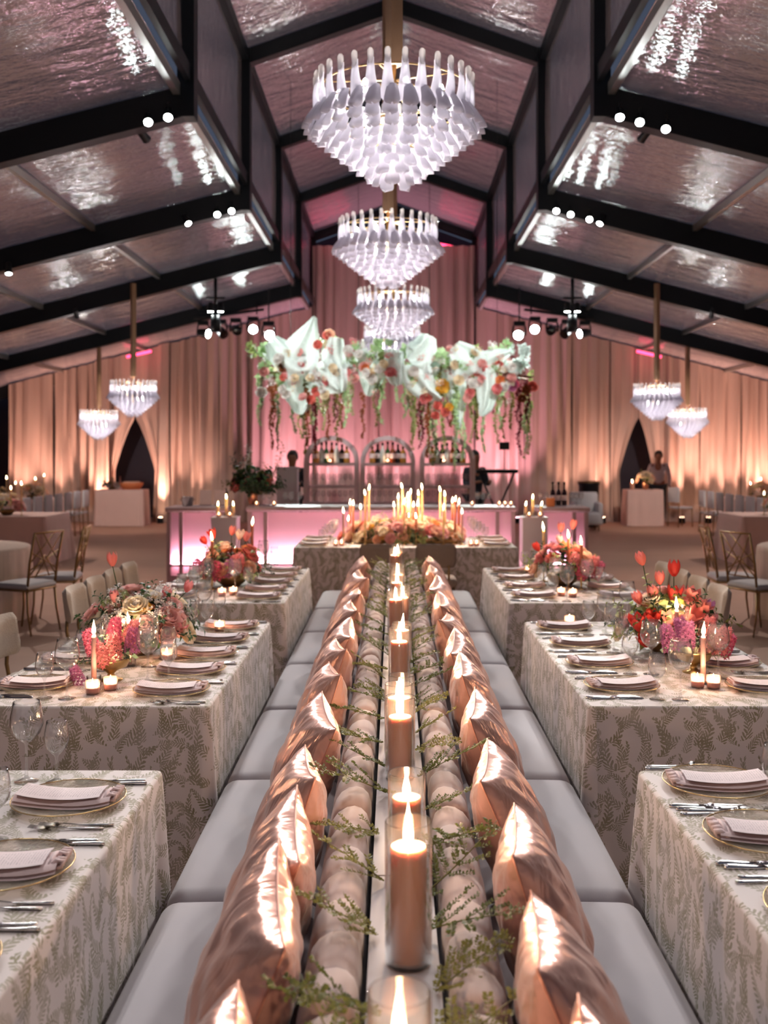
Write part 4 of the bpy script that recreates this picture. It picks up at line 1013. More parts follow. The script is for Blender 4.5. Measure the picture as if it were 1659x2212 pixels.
def spray_mb(seed, L=0.16, n=9, lw=0.014, ll=0.045):
    rnd = random.Random(seed); m = MB(); pts = [(0.03 * (i / 6) ** 2 * rnd.choice((1, -1)), 0.02 * sin(i), L * i / 6) for i in range(7)]
    m.tube(pts, [0.0022 * (1 - 0.1 * i) for i in range(7)], 4)
    for i in range(n):
        t_ = 0.25 + 0.75 * i / n; j = min(5, int(t_ * 6)); p = Vector(pts[j]).lerp(Vector(pts[j + 1]), t_ * 6 - j); a = i * 2.4 + rnd.uniform(-0.4, 0.4)
        d = Vector((cos(a), sin(a), rnd.uniform(0.2, 0.9))).normalized(); sd = d.cross(Vector((0, 0, 1))).normalized()
        m._add([tuple(p), tuple(p + d * ll * 0.45 + sd * lw), tuple(p + d * ll - Vector((0, 0, 0.012))), tuple(p + d * ll * 0.45 - sd * lw), tuple(p + d * ll * 0.5 + Vector((0, 0, 0.004)))], [(0, 1, 4), (1, 2, 4), (2, 3, 4), (3, 0, 4)])
    return m
_fc = {}
def flower_mesh(kind, col):
    key = (kind, col)
    if key not in _fc:
        mb = {'tulip': lambda: tulip_mb(0.0), 'opentulip': lambda: tulip_mb(0.35), 'peony': lambda: peony_mb(1), 'ranunculus': lambda: peony_mb(2, 0.034), 'hyacinth': lambda: hyacinth_mb(3), 'filler': lambda: filler_mb(4), 'spray': lambda: spray_mb(5), 'fern': lambda: spray_mb(6, 0.2, 16, 0.006, 0.035), 'bigleaf': lambda: spray_mb(7, 0.12, 6, 0.024, 0.07)}[kind]()
        _fc[key] = mb.mesh(kind, M[col], kind not in ('spray', 'fern', 'bigleaf', 'hyacinth', 'filler'))
    return _fc[key]
NAMES = {'opentulip': 'tulip', 'filler': 'stock_blossom', 'spray': 'leaf_spray', 'fern': 'fern_frond', 'bigleaf': 'leaf_cluster'}
def arrangement(X, Y, label, items, dome, seed, bowl='compote', rx=0.22, ry=0.2, hz=0.16, zc=0.1, leaves=22, z=TH, cat='flowers', leafcols=('leafgreen', 'darkleaf', 'sage', 'limegreen'), group='flower centrepieces', size=1.0):
    """items: explicit (kind, colour, dx, dy, dz, scale); dome: list of (kind, colour, count, scale)"""
    rnd = random.Random(seed); t = thing('flower_arrangement', label, cat, (X, Y, z), 0, group)
    if bowl == 'compote':
        MB().lathe([(0.0, 0.0), (0.05, 0.0), (0.052, 0.004), (0.02, 0.012), (0.014, 0.03), (0.03, 0.045), (0.07, 0.06), (0.085, 0.09), (0.088, 0.1), (0.084, 0.1), (0.066, 0.066), (0.0, 0.055)], 20).build('compote', M['brass'], t)
    elif bowl == 'bowl':
        MB().lathe([(0.0, 0.0), (0.06, 0.0), (0.1, 0.03), (0.125, 0.07), (0.12, 0.085), (0.1, 0.06), (0.0, 0.03)], 24).build('bowl', M['bronze'], t)
    elif bowl == 'trough':
        MB().rbox((0, 0, 0.02), (2 * rx * 0.85, 2 * ry * 0.5, 0.04), 0.015, 2).build('trough', M['bronze'], t)
    else:
        MB().lathe([(0.0, 0.0), (0.05, 0.0), (0.07, 0.05), (0.075, 0.14), (0.06, 0.2), (0.055, 0.2), (0.0, 0.16)], 20).build('vase', M['copper'], t)
    def add(kind, col, p, axis, s_):
        mt = frame_z(axis, p, rnd.uniform(0, 6)) @ Matrix.Scale(s_, 4)
        o = put(NAMES.get(kind, kind), flower_mesh(kind, col), t, mtx=mt); return o, mt
    def stem(pm, p, top):
        parent_o, mt = pm
        a = Vector((p[0] * 0.25, p[1] * 0.25, 0.06)); b = Vector(top); mid = (a + b) / 2 + Vector((rnd.uniform(-0.02, 0.02), rnd.uniform(-0.02, 0.02), 0.02))
        st = MB().tube([a, a.lerp(mid, 0.6), mid, mid.lerp(b, 0.6), b], [0.0032, 0.003, 0.0028, 0.0026, 0.0024], 6).mesh('stem', M['stemgreen'])
        put('stem', st, parent_o, mtx=mt.inverted())
    for (kind, col, dx, dy, dz, s_) in items:
        ax = (dx * 1.2 + rnd.uniform(-0.1, 0.1), dy * 1.2 + rnd.uniform(-0.1, 0.1), 0.5 if kind != 'hyacinth' else 0.35)
        o = add(kind, col, (dx, dy, dz), ax, s_)
        if 'tulip' in kind and dz > zc + 0.05: stem(o, (dx, dy, dz), (dx, dy, dz))
    for (kind, col, n, s_) in dome:
        for i in range(n):
            a = rnd.uniform(0, 2 * pi); el = rnd.uniform(0.05, 1.0); ce = sqrt(max(0, 1 - el * el * 0.85))
            p = (rx * ce * cos(a) * rnd.uniform(0.75, 1.05), ry * ce * sin(a) * rnd.uniform(0.75, 1.05), zc + hz * el * rnd.uniform(0.85, 1.1))
            add(kind, col, p, (p[0] / rx, p[1] / ry, 0.35 + 0.8 * el), s_ * rnd.uniform(0.85, 1.15))
    for i in range(leaves):
        a = rnd.uniform(0, 2 * pi); el = rnd.uniform(-0.1, 1.0); ce = sqrt(max(0.05, 1 - el * el))
        p = (rx * 0.5 * ce * cos(a), ry * 0.5 * ce * sin(a), zc * 0.9 + hz * 0.4 * max(0, el))
        add(rnd.choice(('spray', 'spray', 'fern', 'bigleaf')), rnd.choice(leafcols), p, (ce * cos(a), ce * sin(a), 0.25 + el), rnd.uniform(0.8, 1.25) * size)
    return t
# left middle table: small hyacinth compote, then the large cream and pink bowl
arrangement(-1.25, 4.56, 'small brass compote of pink hyacinths on the left middle table', [('hyacinth', 'pet_hot', -0.06, -0.02, 0.11, 1.0), ('hyacinth', 'pet_pink', 0.03, -0.05, 0.09, 1.05), ('hyacinth', 'pet_hot', 0.0, 0.02, 0.15, 1.0), ('hyacinth', 'pet_mauve', 0.09, 0.0, 0.11, 1.0), ('hyacinth', 'pet_pink', -0.02, -0.08, 0.08, 0.95), ('hyacinth', 'pet_mauve', -0.11, -0.08, -0.02 + 0.02, 0.8), ('hyacinth', 'pet_pink', 0.05, 0.06, 0.14, 1.0)], [], 1, rx=0.09, ry=0.09, hz=0.06, zc=0.09, leaves=8, size=0.6, leafcols=('leafgreen', 'spring'))
arrangement(-1.27, 5.16, 'large cream and pale pink flower bowl with one tall tulip, left middle table',
    [('tulip', 'pet_coral', -0.125, -0.04, 0.44, 1.15), ('tulip', 'pet_pink', 0.12, 0.0, 0.27, 1.1), ('tulip', 'pet_coral', -0.17, -0.05, 0.18, 1.15), ('tulip', 'pet_pink', -0.1, -0.1, 0.27, 1.0), ('opentulip', 'pet_palepink', 0.17, -0.05, 0.19, 1.2), ('peony', 'pet_cream', 0.05, 0.02, 0.28, 1.0), ('tulip', 'pet_pink', 0.22, 0.05, 0.3, 1.0), ('opentulip', 'pet_pink', 0.2, -0.08, 0.12, 1.1), ('peony', 'pet_palepink', -0.08, -0.13, 0.15, 1.1), ('ranunculus', 'pet_orange', 0.06, -0.06, 0.24, 0.7)],
    [('peony', 'pet_palepink', 9, 1.15), ('peony', 'pet_cream', 9, 1.1), ('ranunculus', 'pet_palepink', 7, 1.2), ('filler', 'pet_white', 16, 1.2), ('ranunculus', 'pet_yellow', 3, 0.9), ('filler', 'limegreen', 5, 1.2)], 2, 'bowl', 0.25, 0.23, 0.19, 0.1, 60, leafcols=('leafgreen', 'darkleaf', 'sage', 'leafgreen'))
arrangement(-1.22, 7.75, 'coral and magenta flower bowl with white-edged tulips on the left rear table',
    [('opentulip', 'pet_red', -0.12, -0.05, 0.36, 1.3), ('tulip', 'pet_red', -0.18, -0.05, 0.32, 1.1), ('tulip', 'pet_coral', 0.0, 0.0, 0.38, 1.2), ('opentulip', 'pet_coral', 0.1, 0.05, 0.33, 1.3), ('opentulip', 'pet_peach', 0.06, -0.03, 0.35, 1.3), ('hyacinth', 'pet_hot', -0.15, -0.16, 0.1, 1.25), ('hyacinth', 'pet_hot', -0.06, -0.2, 0.07, 1.25), ('hyacinth', 'pet_mauve', 0.0, -0.18, 0.1, 1.2), ('hyacinth', 'pet_pink', 0.07, -0.17, 0.12, 1.25)],
    [('peony', 'pet_coral', 6, 1.0), ('peony', 'pet_peach', 8, 1.0), ('peony', 'pet_pink', 6, 1.05), ('ranunculus', 'pet_orange', 5, 1.0), ('filler', 'limegreen', 3, 1.0)], 3, 'bowl', 0.24, 0.23, 0.2, 0.09, 46)
arrangement(1.37, 5.2, 'red tulip and coral flower bowl on the right middle table',
    [('tulip', 'pet_coral', -0.12, -0.02, 0.44, 1.15), ('tulip', 'pet_red', 0.04, 0.0, 0.38, 1.35), ('tulip', 'pet_coral', -0.03, 0.0, 0.34, 1.1), ('opentulip', 'pet_red', 0.02, -0.05, 0.26, 1.4), ('tulip', 'pet_coral', -0.07, -0.05, 0.27, 1.2), ('tulip', 'pet_coral', -0.14, -0.05, 0.25, 1.1), ('tulip', 'pet_mauve', 0.2, 0.0, 0.2, 1.15), ('tulip', 'pet_pink', 0.21, -0.03, 0.14, 1.15), ('opentulip', 'pet_red', -0.17, -0.15, 0.13, 1.5), ('opentulip', 'pet_red', -0.09, -0.14, 0.16, 1.4), ('opentulip', 'pet_coral', -0.03, -0.15, 0.15, 1.35), ('peony', 'pet_cream', 0.02, -0.16, 0.14, 1.0), ('peony', 'pet_peach', 0.12, -0.08, 0.17, 1.0), ('opentulip', 'pet_red', -0.14, -0.18, 0.06, 1.2), ('ranunculus', 'pet_peach', 0.14, -0.14, 0.1, 0.9)],
    [('peony', 'pet_peach', 5, 1.0), ('peony', 'pet_palepink', 6, 1.0), ('opentulip', 'pet_coral', 5, 1.2), ('filler', 'pet_pink', 4, 1.0), ('ranunculus', 'pet_cream', 4, 1.0)], 4, 'bowl', 0.24, 0.22, 0.19, 0.09, 60, leafcols=('leafgreen', 'olive', 'limegreen', 'darkleaf'))
arrangement(1.37, 4.72, 'low brass compote of mauve and pink hyacinths on the right middle table', [('hyacinth', 'pet_mauve', -0.1, -0.02, 0.09, 1.1), ('hyacinth', 'pet_mauve', -0.05, -0.05, 0.11, 1.1), ('hyacinth', 'pet_mauve', -0.02, 0.02, 0.12, 1.1), ('hyacinth', 'pet_pink', 0.05, -0.03, 0.08, 1.1), ('hyacinth', 'pet_pink', 0.1, -0.02, 0.09, 1.1), ('hyacinth', 'pet_hot', 0.13, 0.03, 0.06, 1.0), ('hyacinth', 'pet_pink', 0.08, 0.03, 0.13, 1.0)], [], 5, rx=0.1, ry=0.09, hz=0.06, zc=0.08, leaves=10, size=0.7, leafcols=('leafgreen', 'spring', 'darkleaf'))
arrangement(1.28, 7.8, 'coral and pink flower bowl with two raised tulips on the right rear table',
    [('tulip', 'pet_coral', -0.02, 0.0, 0.4, 1.2), ('tulip', 'pet_coral', 0.07, 0.02, 0.42, 1.25), ('tulip', 'pet_red', -0.19, -0.04, 0.26, 1.2), ('tulip', 'pet_palepink', -0.04, -0.06, 0.32, 1.1), ('opentulip', 'pet_orange', 0.0, -0.06, 0.26, 1.4), ('hyacinth', 'pet_pink', 0.02, -0.18, 0.12, 1.3), ('hyacinth', 'pet_hot', 0.1, -0.2, 0.08, 1.3), ('hyacinth', 'pet_pink', 0.16, -0.15, 0.1, 1.25), ('hyacinth', 'pet_hot', 0.2, -0.12, 0.06, 1.2)],
    [('peony', 'pet_peach', 8, 1.0), ('peony', 'pet_pink', 8, 1.0), ('peony', 'pet_coral', 5, 1.05), ('ranunculus', 'pet_cream', 4, 1.0)], 6, 'bowl', 0.24, 0.23, 0.19, 0.09, 44)
# head table: one long low meadow and its forest of tapers
arrangement(0.13, 11.45, 'long peach and pink flower meadow along the head table', [], [('peony', 'pet_peach', 40, 1.3), ('peony', 'pet_palepink', 34, 1.3), ('peony', 'pet_pink', 6, 1.2), ('ranunculus', 'pet_orange', 8, 1.3), ('peony', 'pet_cream', 30, 1.25), ('ranunculus', 'pet_yellow', 12, 1.1), ('peony', 'pet_coral', 5, 1.2), ('filler', 'pet_peach', 12, 1.3)], 7, 'trough', 0.7, 0.36, 0.2, 0.04, 70)
rh = random.Random(21)
GH = 'taper candles standing among the head table flowers'
HX = [(742, 1108, 'taperwax'), (752, 1125, 'taperwax'), (756, 1090, 'bronzewax'), (763, 1092, 'bronzewax'), (779, 1100, 'taperwax'), (789, 1070, 'creamwax'), (797, 1058, 'creamwax'), (851, 1095, 'taperwax'), (860, 1078, 'creamwax'), (869, 1055, 'creamwax'), (873, 1088, 'creamwax'), (880, 1075, 'creamwax'), (886, 1068, 'creamwax'), (893, 1095, 'bronzewax'), (902, 1093, 'bronzewax'), (904, 1070, 'creamwax'), (912, 1056, 'creamwax'), (884, 1120, 'bronzewax'), (899, 1120, 'bronzewax'), (951, 1062, 'creamwax'), (961, 1072, 'creamwax'), (958, 1100, 'creamwax'), (977, 1086, 'bronzewax'), (983, 1083, 'bronzewax'), (991, 1088, 'bronzewax'), (998, 1110, 'taperwax')]
for k, (x, y, wx) in enumerate(sorted(HX)):
    Yc = 11.15 + 0.6 * ((k * 7) % 5) / 5; Xc = (x - 851) / FPX * Yc; ztop = 1.77 - (y - 975) / FPX * Yc
    st = 0.12; taper(Xc, Yc, TH, max(0.1, ztop - TH - st), 'lit taper on brass stick in the head table flowers, %s from left' % (ORD[k] if k < 16 else ('seventeenth', 'eighteenth', 'nineteenth', 'twentieth', 'twenty-first', 'twenty-second', 'twenty-third', 'twenty-fourth', 'twenty-fifth', 'twenty-sixth')[k - 16]), GH, wx, r=0.013, lamp=(k % 2 == 0), energy=E_TAPER * 2.0, stick=st)
for (x, y, lab) in ((-0.62, 10.98, 'votive pair left'), (-0.56, 11.02, 'votive pair right'), (0.82, 10.98, 'votive by right place settings, left of two'), (0.88, 11.0, 'votive by right place settings, right of two')):
    votive(x, y, TH, 'small blush glass %s on the head table front' % lab, lamp=False)
# ================================================================== CHAIRS
def boucle_parts(dark=False):
    fab = M['boucledark'] if dark else M['boucle']
    seat = MB().rbox((0.0, 0, 0.445), (0.44, 0.44, 0.09), 0.04, 3, puff=0.01, sub=3).mesh('seat', fab)
    def mkback():
        m = MB()
        for off in (0.0, 0.055):
            def fn(u, v, off=off):
                a = (u - 0.5) * 0.97; R = 0.42 + (off if off else 0)
                e = min(u, 1 - u); ed = 1 if e > 0.08 else sqrt(max(0, 1 - ((0.08 - e) / 0.08) ** 2)); tp = min(v, 1 - v); et = 1 if tp > 0.15 else sqrt(max(0, 1 - ((0.15 - tp) / 0.15) ** 2))
                thick = 0.0275 * (ed * et); mid = 0.0275; o = (mid - thick) if off == 0 else (mid + thick)
                R = 0.42 + o
                zz = 0.6 + 0.24 * v; zz = 0.72 + (zz - 0.72) * (0.55 + 0.45 * ed)
                return (0.22 - R * cos(a) + 0.0 - 0.03 * (v - 0.5), R * sin(a), zz)
            m.grid(fn, 18, 8)
        return m.mesh('backrest', fab)
    def leg(sx, sy): return MB().tube([(sx * 0.19, sy * 0.18, 0.42), (sx * 0.21, sy * 0.2, 0.2), (sx * 0.225, sy * 0.21, 0.0)], [0.014, 0.012, 0.009], 8).mesh('leg', M['leg'])
    legs = [leg(a, b) for a in (-1, 1) for b in (-1, 1)]
    sup = [MB().tube([(-0.19, s_ * 0.13, 0.42), (-0.215, s_ * 0.13, 0.55), (-0.21, s_ * 0.13, 0.68)], 0.012, 8).mesh('back_support', M['bronze']) for s_ in (-1, 1)]
    return seat, mkback(), legs, sup
BP, BPD = boucle_parts(), boucle_parts(True)
def boucle_chair(X, Y, rz, label, group, P=BP):
    t = thing('upholstered_chair', label, 'chair', (X, Y, 0), rz, group)
    put('seat', P[0], t); put('backrest', P[1], t)
    for l in P[2]: put('leg', l, t)
    for l in P[3]: put('back_support', l, t)
for sg, sd in ((-1, 'left'), (1, 'right')):
    for k, y in enumerate((7.15, 7.62, 8.1, 8.6)):
        boucle_chair(AX + sg * 2.03, y, 0 if sg < 0 else pi, 'cream boucle chair at the %s rear table, %s from the camera' % (sd, ORD[k]), 'boucle chairs at the side tables')
    boucle_chair(AX + sg * 2.03, 5.8, 0 if sg < 0 else pi, 'cream boucle chair at the far end of the %s middle table' % sd, 'boucle chairs at the side tables')
boucle_chair(-0.14, 10.55, pi / 2, 'taupe boucle chair tucked at the head table, left of two', 'chairs at the head table', BPD)
boucle_chair(0.42, 10.55, pi / 2, 'taupe boucle chair tucked at the head table, right of two', 'chairs at the head table', BPD)

def lattice_chair(X, Y, rz, label, group):
    """antique gold metal chair with a crossing-bar back; local +x is forward"""
    t = thing('gold_lattice_chair', label, 'chair', (X, Y, 0), rz, group)
    MB().rbox((0.0, 0, 0.465), (0.42, 0.42, 0.055), 0.027, 3, puff=0.015, sub=3).build('seat_pad', M['chairpad'], t)
    fr = MB()
    for (a, b) in (((-0.2, -0.2), (0.2, -0.2)), ((0.2, -0.2), (0.2, 0.2)), ((0.2, 0.2), (-0.2, 0.2)), ((-0.2, 0.2), (-0.2, -0.2))):
        fr.tube([(a[0], a[1], 0.43), (b[0], b[1], 0.43)], 0.012, 6)
    fr.build('seat_frame', M['bronze'], t)
    for a in (-1, 1):
        MB().tube([(0.2, a * 0.19, 0.43), (0.205, a * 0.2, 0.22), (0.235, a * 0.205, 0.0)], [0.013, 0.011, 0.009], 6).build('leg', M['bronze'], t)
        MB().tube([(-0.19, a * 0.19, 0.43), (-0.205, a * 0.2, 0.22), (-0.25, a * 0.205, 0.0)], [0.013, 0.011, 0.009], 6).build('leg', M['bronze'], t)
        MB().tube([(-0.19, a * 0.19, 0.43), (-0.225, a * 0.195, 0.7), (-0.29, a * 0.2, 0.99)], [0.013, 0.012, 0.011], 6).build('back_post', M['bronze'], t)
    def bk(y, z): return (-0.19 - 0.1 * max(0, (z - 0.45) / 0.54) ** 1.3, y, z)
    MB().tube([bk(-0.2, 0.985), bk(0.2, 0.985)], 0.011, 6).build('top_rail', M['bronze'], t)
    for (p, q) in (((-0.195, 0.98), (0.1, 0.55)), ((0.195, 0.98), (-0.1, 0.55)), ((-0.195, 0.8), (0.195, 0.62)), ((0.195, 0.8), (-0.195, 0.62)), ((-0.08, 0.98), (0.19, 0.7)), ((0.08, 0.98), (-0.19, 0.7)), ((-0.195, 0.56), (0.195, 0.56)), ((-0.19, 0.56), (0.0, 0.76)), ((0.19, 0.56), (0.0, 0.76))):
        MB().tube([bk(*p), bk(*q)], 0.007, 5).build('lattice_bar', M['bronze'], t)
GL = 'gold lattice chairs at the round tables'
lattice_chair(-3.62, 10.15, 2.75, 'gold lattice chair nearest the camera at the left round table', GL)
lattice_chair(-3.5, 10.78, 3.25, 'gold lattice chair side-on behind another, left round table', GL)
lattice_chair(3.56, 10.1, 0.42, 'gold lattice chair nearest the camera at the right round table', GL)
lattice_chair(3.52, 10.75, -0.05, 'gold lattice chair behind another at the right round table', GL)
def round_cloth(X, Y, R, label, mat, H=0.76, group='round tables at the sides'):
    t = thing('round_table', label, 'table', (X, Y, 0), 0, group)
    MB().lathe([(0.0, H - 0.02), (R - 0.05, H - 0.02), (R - 0.05, H - 0.05), (0.0, H - 0.05)], 32).build('tabletop', M['leg'], t)
    MB().lathe([(0.0, 0.0), (0.25, 0.0), (0.25, 0.03), (0.05, 0.05), (0.04, H - 0.06)], 16).build('pedestal', M['leg'], t)
    MB().lathe([(0.0, H), (R * 0.7, H), (R - 0.02, H), (R, H - 0.012), (R + 0.012, H - 0.06), (R + 0.02, H * 0.6), (R + 0.03, H * 0.3), (R + 0.035, 0.006)], 120, wob=lambda a, z: 0.022 * (1 - z / H) ** 0.6 * sin(26 * a + sin(3 * a)) if z < H - 0.02 else 0.0).build('tablecloth', mat, t)
    return t
round_cloth(-4.72, 10.95, 0.82, 'round table under pleated ivory cloth at the left', M['stripelinen'])
round_cloth(4.72, 10.95, 0.82, 'round table under pleated ivory cloth at the right', M['stripelinen'])
# long tables and chair rows far at the sides
GF = 'long pink-clothed tables far at the sides'
for sg, sd in ((-1, 'left'), (1, 'right')):
    t = thing('dining_table', 'long pink-clothed table far back on the %s' % sd, 'table', (sg * 6.35, 16.6, 0), 0, GF)
    MB().box((0, 0, TH - 0.02), (1.8, 1.1, 0.03)).build('tabletop', M['leg'], t, smooth=False)
    put('tablecloth', cloth_mesh(1.9, 1.2, mat=M['linenpink'], fold=0.06, flare=0.06, seed=30), t)
    t = thing('dining_table', 'narrow dining table behind the white-backed chairs, far %s' % sd, 'table', (sg * 7.7, 20.6, 0), 0, GF)
    MB().box((0, 0, TH - 0.02), (0.85, 4.6, 0.03)).build('tabletop', M['leg'], t, smooth=False)
    put('tablecloth', cloth_mesh(0.95, 4.7, mat=M['linenpink'], seed=31), t)
def covered_chair_parts():
    seat = MB().rbox((0, 0, 0.45), (0.4, 0.4, 0.05), 0.02, 2).mesh('seat_pad', M['chairpad'])
    cov = MB().rbox((-0.2, 0, 0.75), (0.05, 0.4, 0.36), 0.02, 2).mesh('back_cover', M['chairpad'])
    legs = []
    for a in (-1, 1):
        legs.append(MB().tube([(0.18, a * 0.18, 0.43), (0.19, a * 0.19, 0.0)], [0.013, 0.011], 6).mesh('leg', M['bronze']))
        legs.append(MB().tube([(-0.21, a * 0.18, 0.92), (-0.19, a * 0.18, 0.43), (-0.22, a * 0.19, 0.0)], [0.011, 0.013, 0.011], 6).mesh('leg', M['bronze']))
    return seat, cov, legs
CC = covered_chair_parts()
def cov_chair(X, Y, rz, label, group, back=True):
    t = thing('banquet_chair', label, 'chair', (X, Y, 0), rz, group)
    put('seat_pad', CC[0], t)
    if back: put('back_cover', CC[1], t)
    for l in CC[2]: put('leg', l, t)
for sg, sd in ((-1, 'left'), (1, 'right')):
    for k in range(7):
        cov_chair(sg * 6.86, 18.7 + 0.6 * k, pi if sg < 0 else 0.0, 'gold chair with pale back cover in the far %s row, %s from camera' % (sd, ORD[k]), 'covered chairs in the far %s row' % sd)
cov_chair(6.75, 24.3, 0.4, 'gold chair standing apart near the right doorway', 'covered chairs in the far right row')
for sg, sd, ys in ((-1, 'left', (16.4, 19.9, 22.0)), (1, 'right', (16.5, 19.6, 21.6))):
    for k, y in enumerate(ys):
        X = sg * (6.15 if k == 0 else 7.7)
        if k == 0:
            arrangement(X, y, 'pale flower bowl on the pink-clothed table, far %s' % sd, [], [('peony', 'pet_cream', 10, 1.2), ('peony', 'pet_palepink', 8, 1.2), ('filler', 'pet_white', 6, 1.2)], 40 + k, 'bowl', 0.24, 0.22, 0.2, 0.1, 14, group='flowers far at the sides')
        else:
            arrangement(X, y, 'cream flower bowl on the %s far %s dining table end' % (('near', 'back')[k - 1], sd), [], [('peony', 'pet_cream', 10, 1.3), ('peony', 'pet_peach', 6, 1.3), ('filler', 'pet_white', 6, 1.2)], 44 + k, 'bowl', 0.28, 0.26, 0.22, 0.1, 16, group='flowers far at the sides')
        for q, xo in enumerate((-0.3, 0.02, 0.3)):
            taper(X + xo, y - 0.18 + 0.3 * (q == 1), TH, 0.18 + 0.03 * q, 'lit taper %s of three, %s flower bowl from camera at far %s' % (('left', 'middle', 'right')[q], ORD[k], sd), 'tapers far at the sides', 'creamwax', stick=0.14 + 0.05 * q, lamp=False)

# ================================================================== BAR
BYF = 13.85
def bar_unit(X0, X1, label, depth=0.6, H=1.02, posts=(), yo=0.0):
    w = X1 - X0; t = thing('bar_counter', label, 'bar', ((X0 + X1) / 2, BYF + yo, 0), 0, 'glowing bar counters')
    fr = M['plasterpink']
    MB().rbox((0, depth / 2, H - 0.03), (w + 0.04, depth + 0.06, 0.06), 0.015, 2).build('countertop', fr, t)
    MB().box((0, depth / 2, 0.05), (w - 0.02, depth - 0.06, 0.1)).build('plinth_base', fr, t, smooth=False)
    for xx in [-w / 2 + 0.025, w / 2 - 0.025] + [p - (X0 + X1) / 2 for p in posts]:
        MB().box((xx, 0.03, H / 2 - 0.03), (0.05, 0.06, H - 0.07)).build('post', fr, t, smooth=False)
    MB().box((0, 0.03, 0.235), (w - 0.1, 0.05, 0.03)).build('rail', fr, t, smooth=False)
    MB().box((0, 0.12, H / 2), (w - 0.06, 0.02, H - 0.16)).build('front_panel', M['barpanel'], t, smooth=False)
    MB().box((0, 0.055, 0.262), (w - 0.14, 0.03, 0.014)).build('led_strip', M['ledpink'], t, smooth=False)
    d = light('AREA', t, (0, 0.058, 0.285), E_BAR * w, (1.0, 0.55, 0.68), 0.05, aim((0, 0, 0), (0, 0.35, 1)))
    d.data.shape = 'RECTANGLE'; d.data.size = w - 0.12; d.data.size_y = 0.05
    return t
bar_unit(-3.05, -2.28, 'left end section of the pink-glowing bar', posts=(-2.86,))
bar_unit(-1.98, 1.64, 'long centre section of the pink-glowing bar', posts=(-1.74, 1.4), yo=0.12)
bar_unit(1.94, 2.61, 'right end section of the pink-glowing bar', posts=(2.42,))
for sg, sd, xc in ((-1, 'left', -2.16), (1, 'right', 1.79)):
    t = thing('plinth', 'square pale plinth in front of the bar, %s of two' % sd, 'plinth', (xc, 13.25, 0), 0, 'plinths in front of the bar')
    MB().rbox((0, 0, 0.46), (0.32, 0.32, 0.92), 0.008, 2).build('block', M['plinth'], t)
    MB().box((0, 0, 0.925), (0.34, 0.34, 0.014)).build('cap', M['plinth'], t, smooth=False)
    for k, (dx, dy, h) in enumerate(((-0.1, 0.0, 0.13), (0.0, 0.06, 0.22), (0.1, 0.0, 0.13))):
        taper(xc + dx, 13.25 + dy, 0.932, h, 'lit candle on the %s plinth, %s of three' % (sd, ('left', 'centre', 'right')[k]), 'candles on the plinths', 'creamwax', r=0.02, lamp=(k == 1), holder=True)
    for k, dx in enumerate((-0.07, 0.07)):
        votive(xc + dx, 13.14, 0.932, 'copper-lit votive on the %s plinth, %s of two' % (sd, ('left', 'right')[k]), lamp=False)

# ------------------------------------------------------------------ bottles, glasses and arched shelves
def bottle_mesh(name, r, h, neck, mat):
    s_ = h - neck
    m = MB().lathe([(0.0, 0.0), (r * 0.95, 0.0), (r, 0.006), (r, s_ * 0.8), (r * 0.8, s_ * 0.95), (r * 0.38, s_ + 0.015), (r * 0.34, h - 0.012), (r * 0.4, h - 0.01), (r * 0.4, h), (0.0, h)], 14)
    return m.mesh(name, M[mat])
BOT = [bottle_mesh('glass_body', 0.038, 0.3, 0.1, 'bot_amber'), bottle_mesh('glass_body', 0.042, 0.27, 0.08, 'bot_dark'), bottle_mesh('glass_body', 0.036, 0.31, 0.11, 'bot_green'), bottle_mesh('glass_body', 0.04, 0.29, 0.09, 'bot_clear'), bottle_mesh('glass_body', 0.045, 0.24, 0.07, 'bot_gold'), bottle_mesh('glass_body', 0.037, 0.32, 0.11, 'bot_wine')]
BOTC = ('amber', 'black', 'green', 'clear', 'golden', 'dark red')
BLAB = [MB().lathe([(0.0385 + 0.004 * (i in (1, 4)) + 0.004 * (i == 4), 0.07), (0.0385 + 0.004 * (i in (1, 4)) + 0.004 * (i == 4), 0.14)], 14).mesh('paper_label', M['card']) for i in range(6)]
BCAP = [MB().lathe([(0.0, h + 0.006), (0.014, h + 0.006), (0.017, h + 0.002), (0.017, h - 0.035)], 10).mesh('cap', M['bot_dark']) for h in (0.3, 0.27, 0.31, 0.29, 0.24, 0.32)]
def bottle(X, Y, z, i, label, group):
    t = thing('liquor_bottle', label, 'bottle', (X, Y, z), 0, group)
    t.scale = (1.1,) * 3 if group == 'bottles on the arched shelves' else (1, 1, 1)
    put('glass_body', BOT[i], t); put('paper_label', BLAB[i], t); put('cap', BCAP[i], t)
SY = 16.5
SHX = (-1.005, -0.1, 0.86)
WSH = 0.88
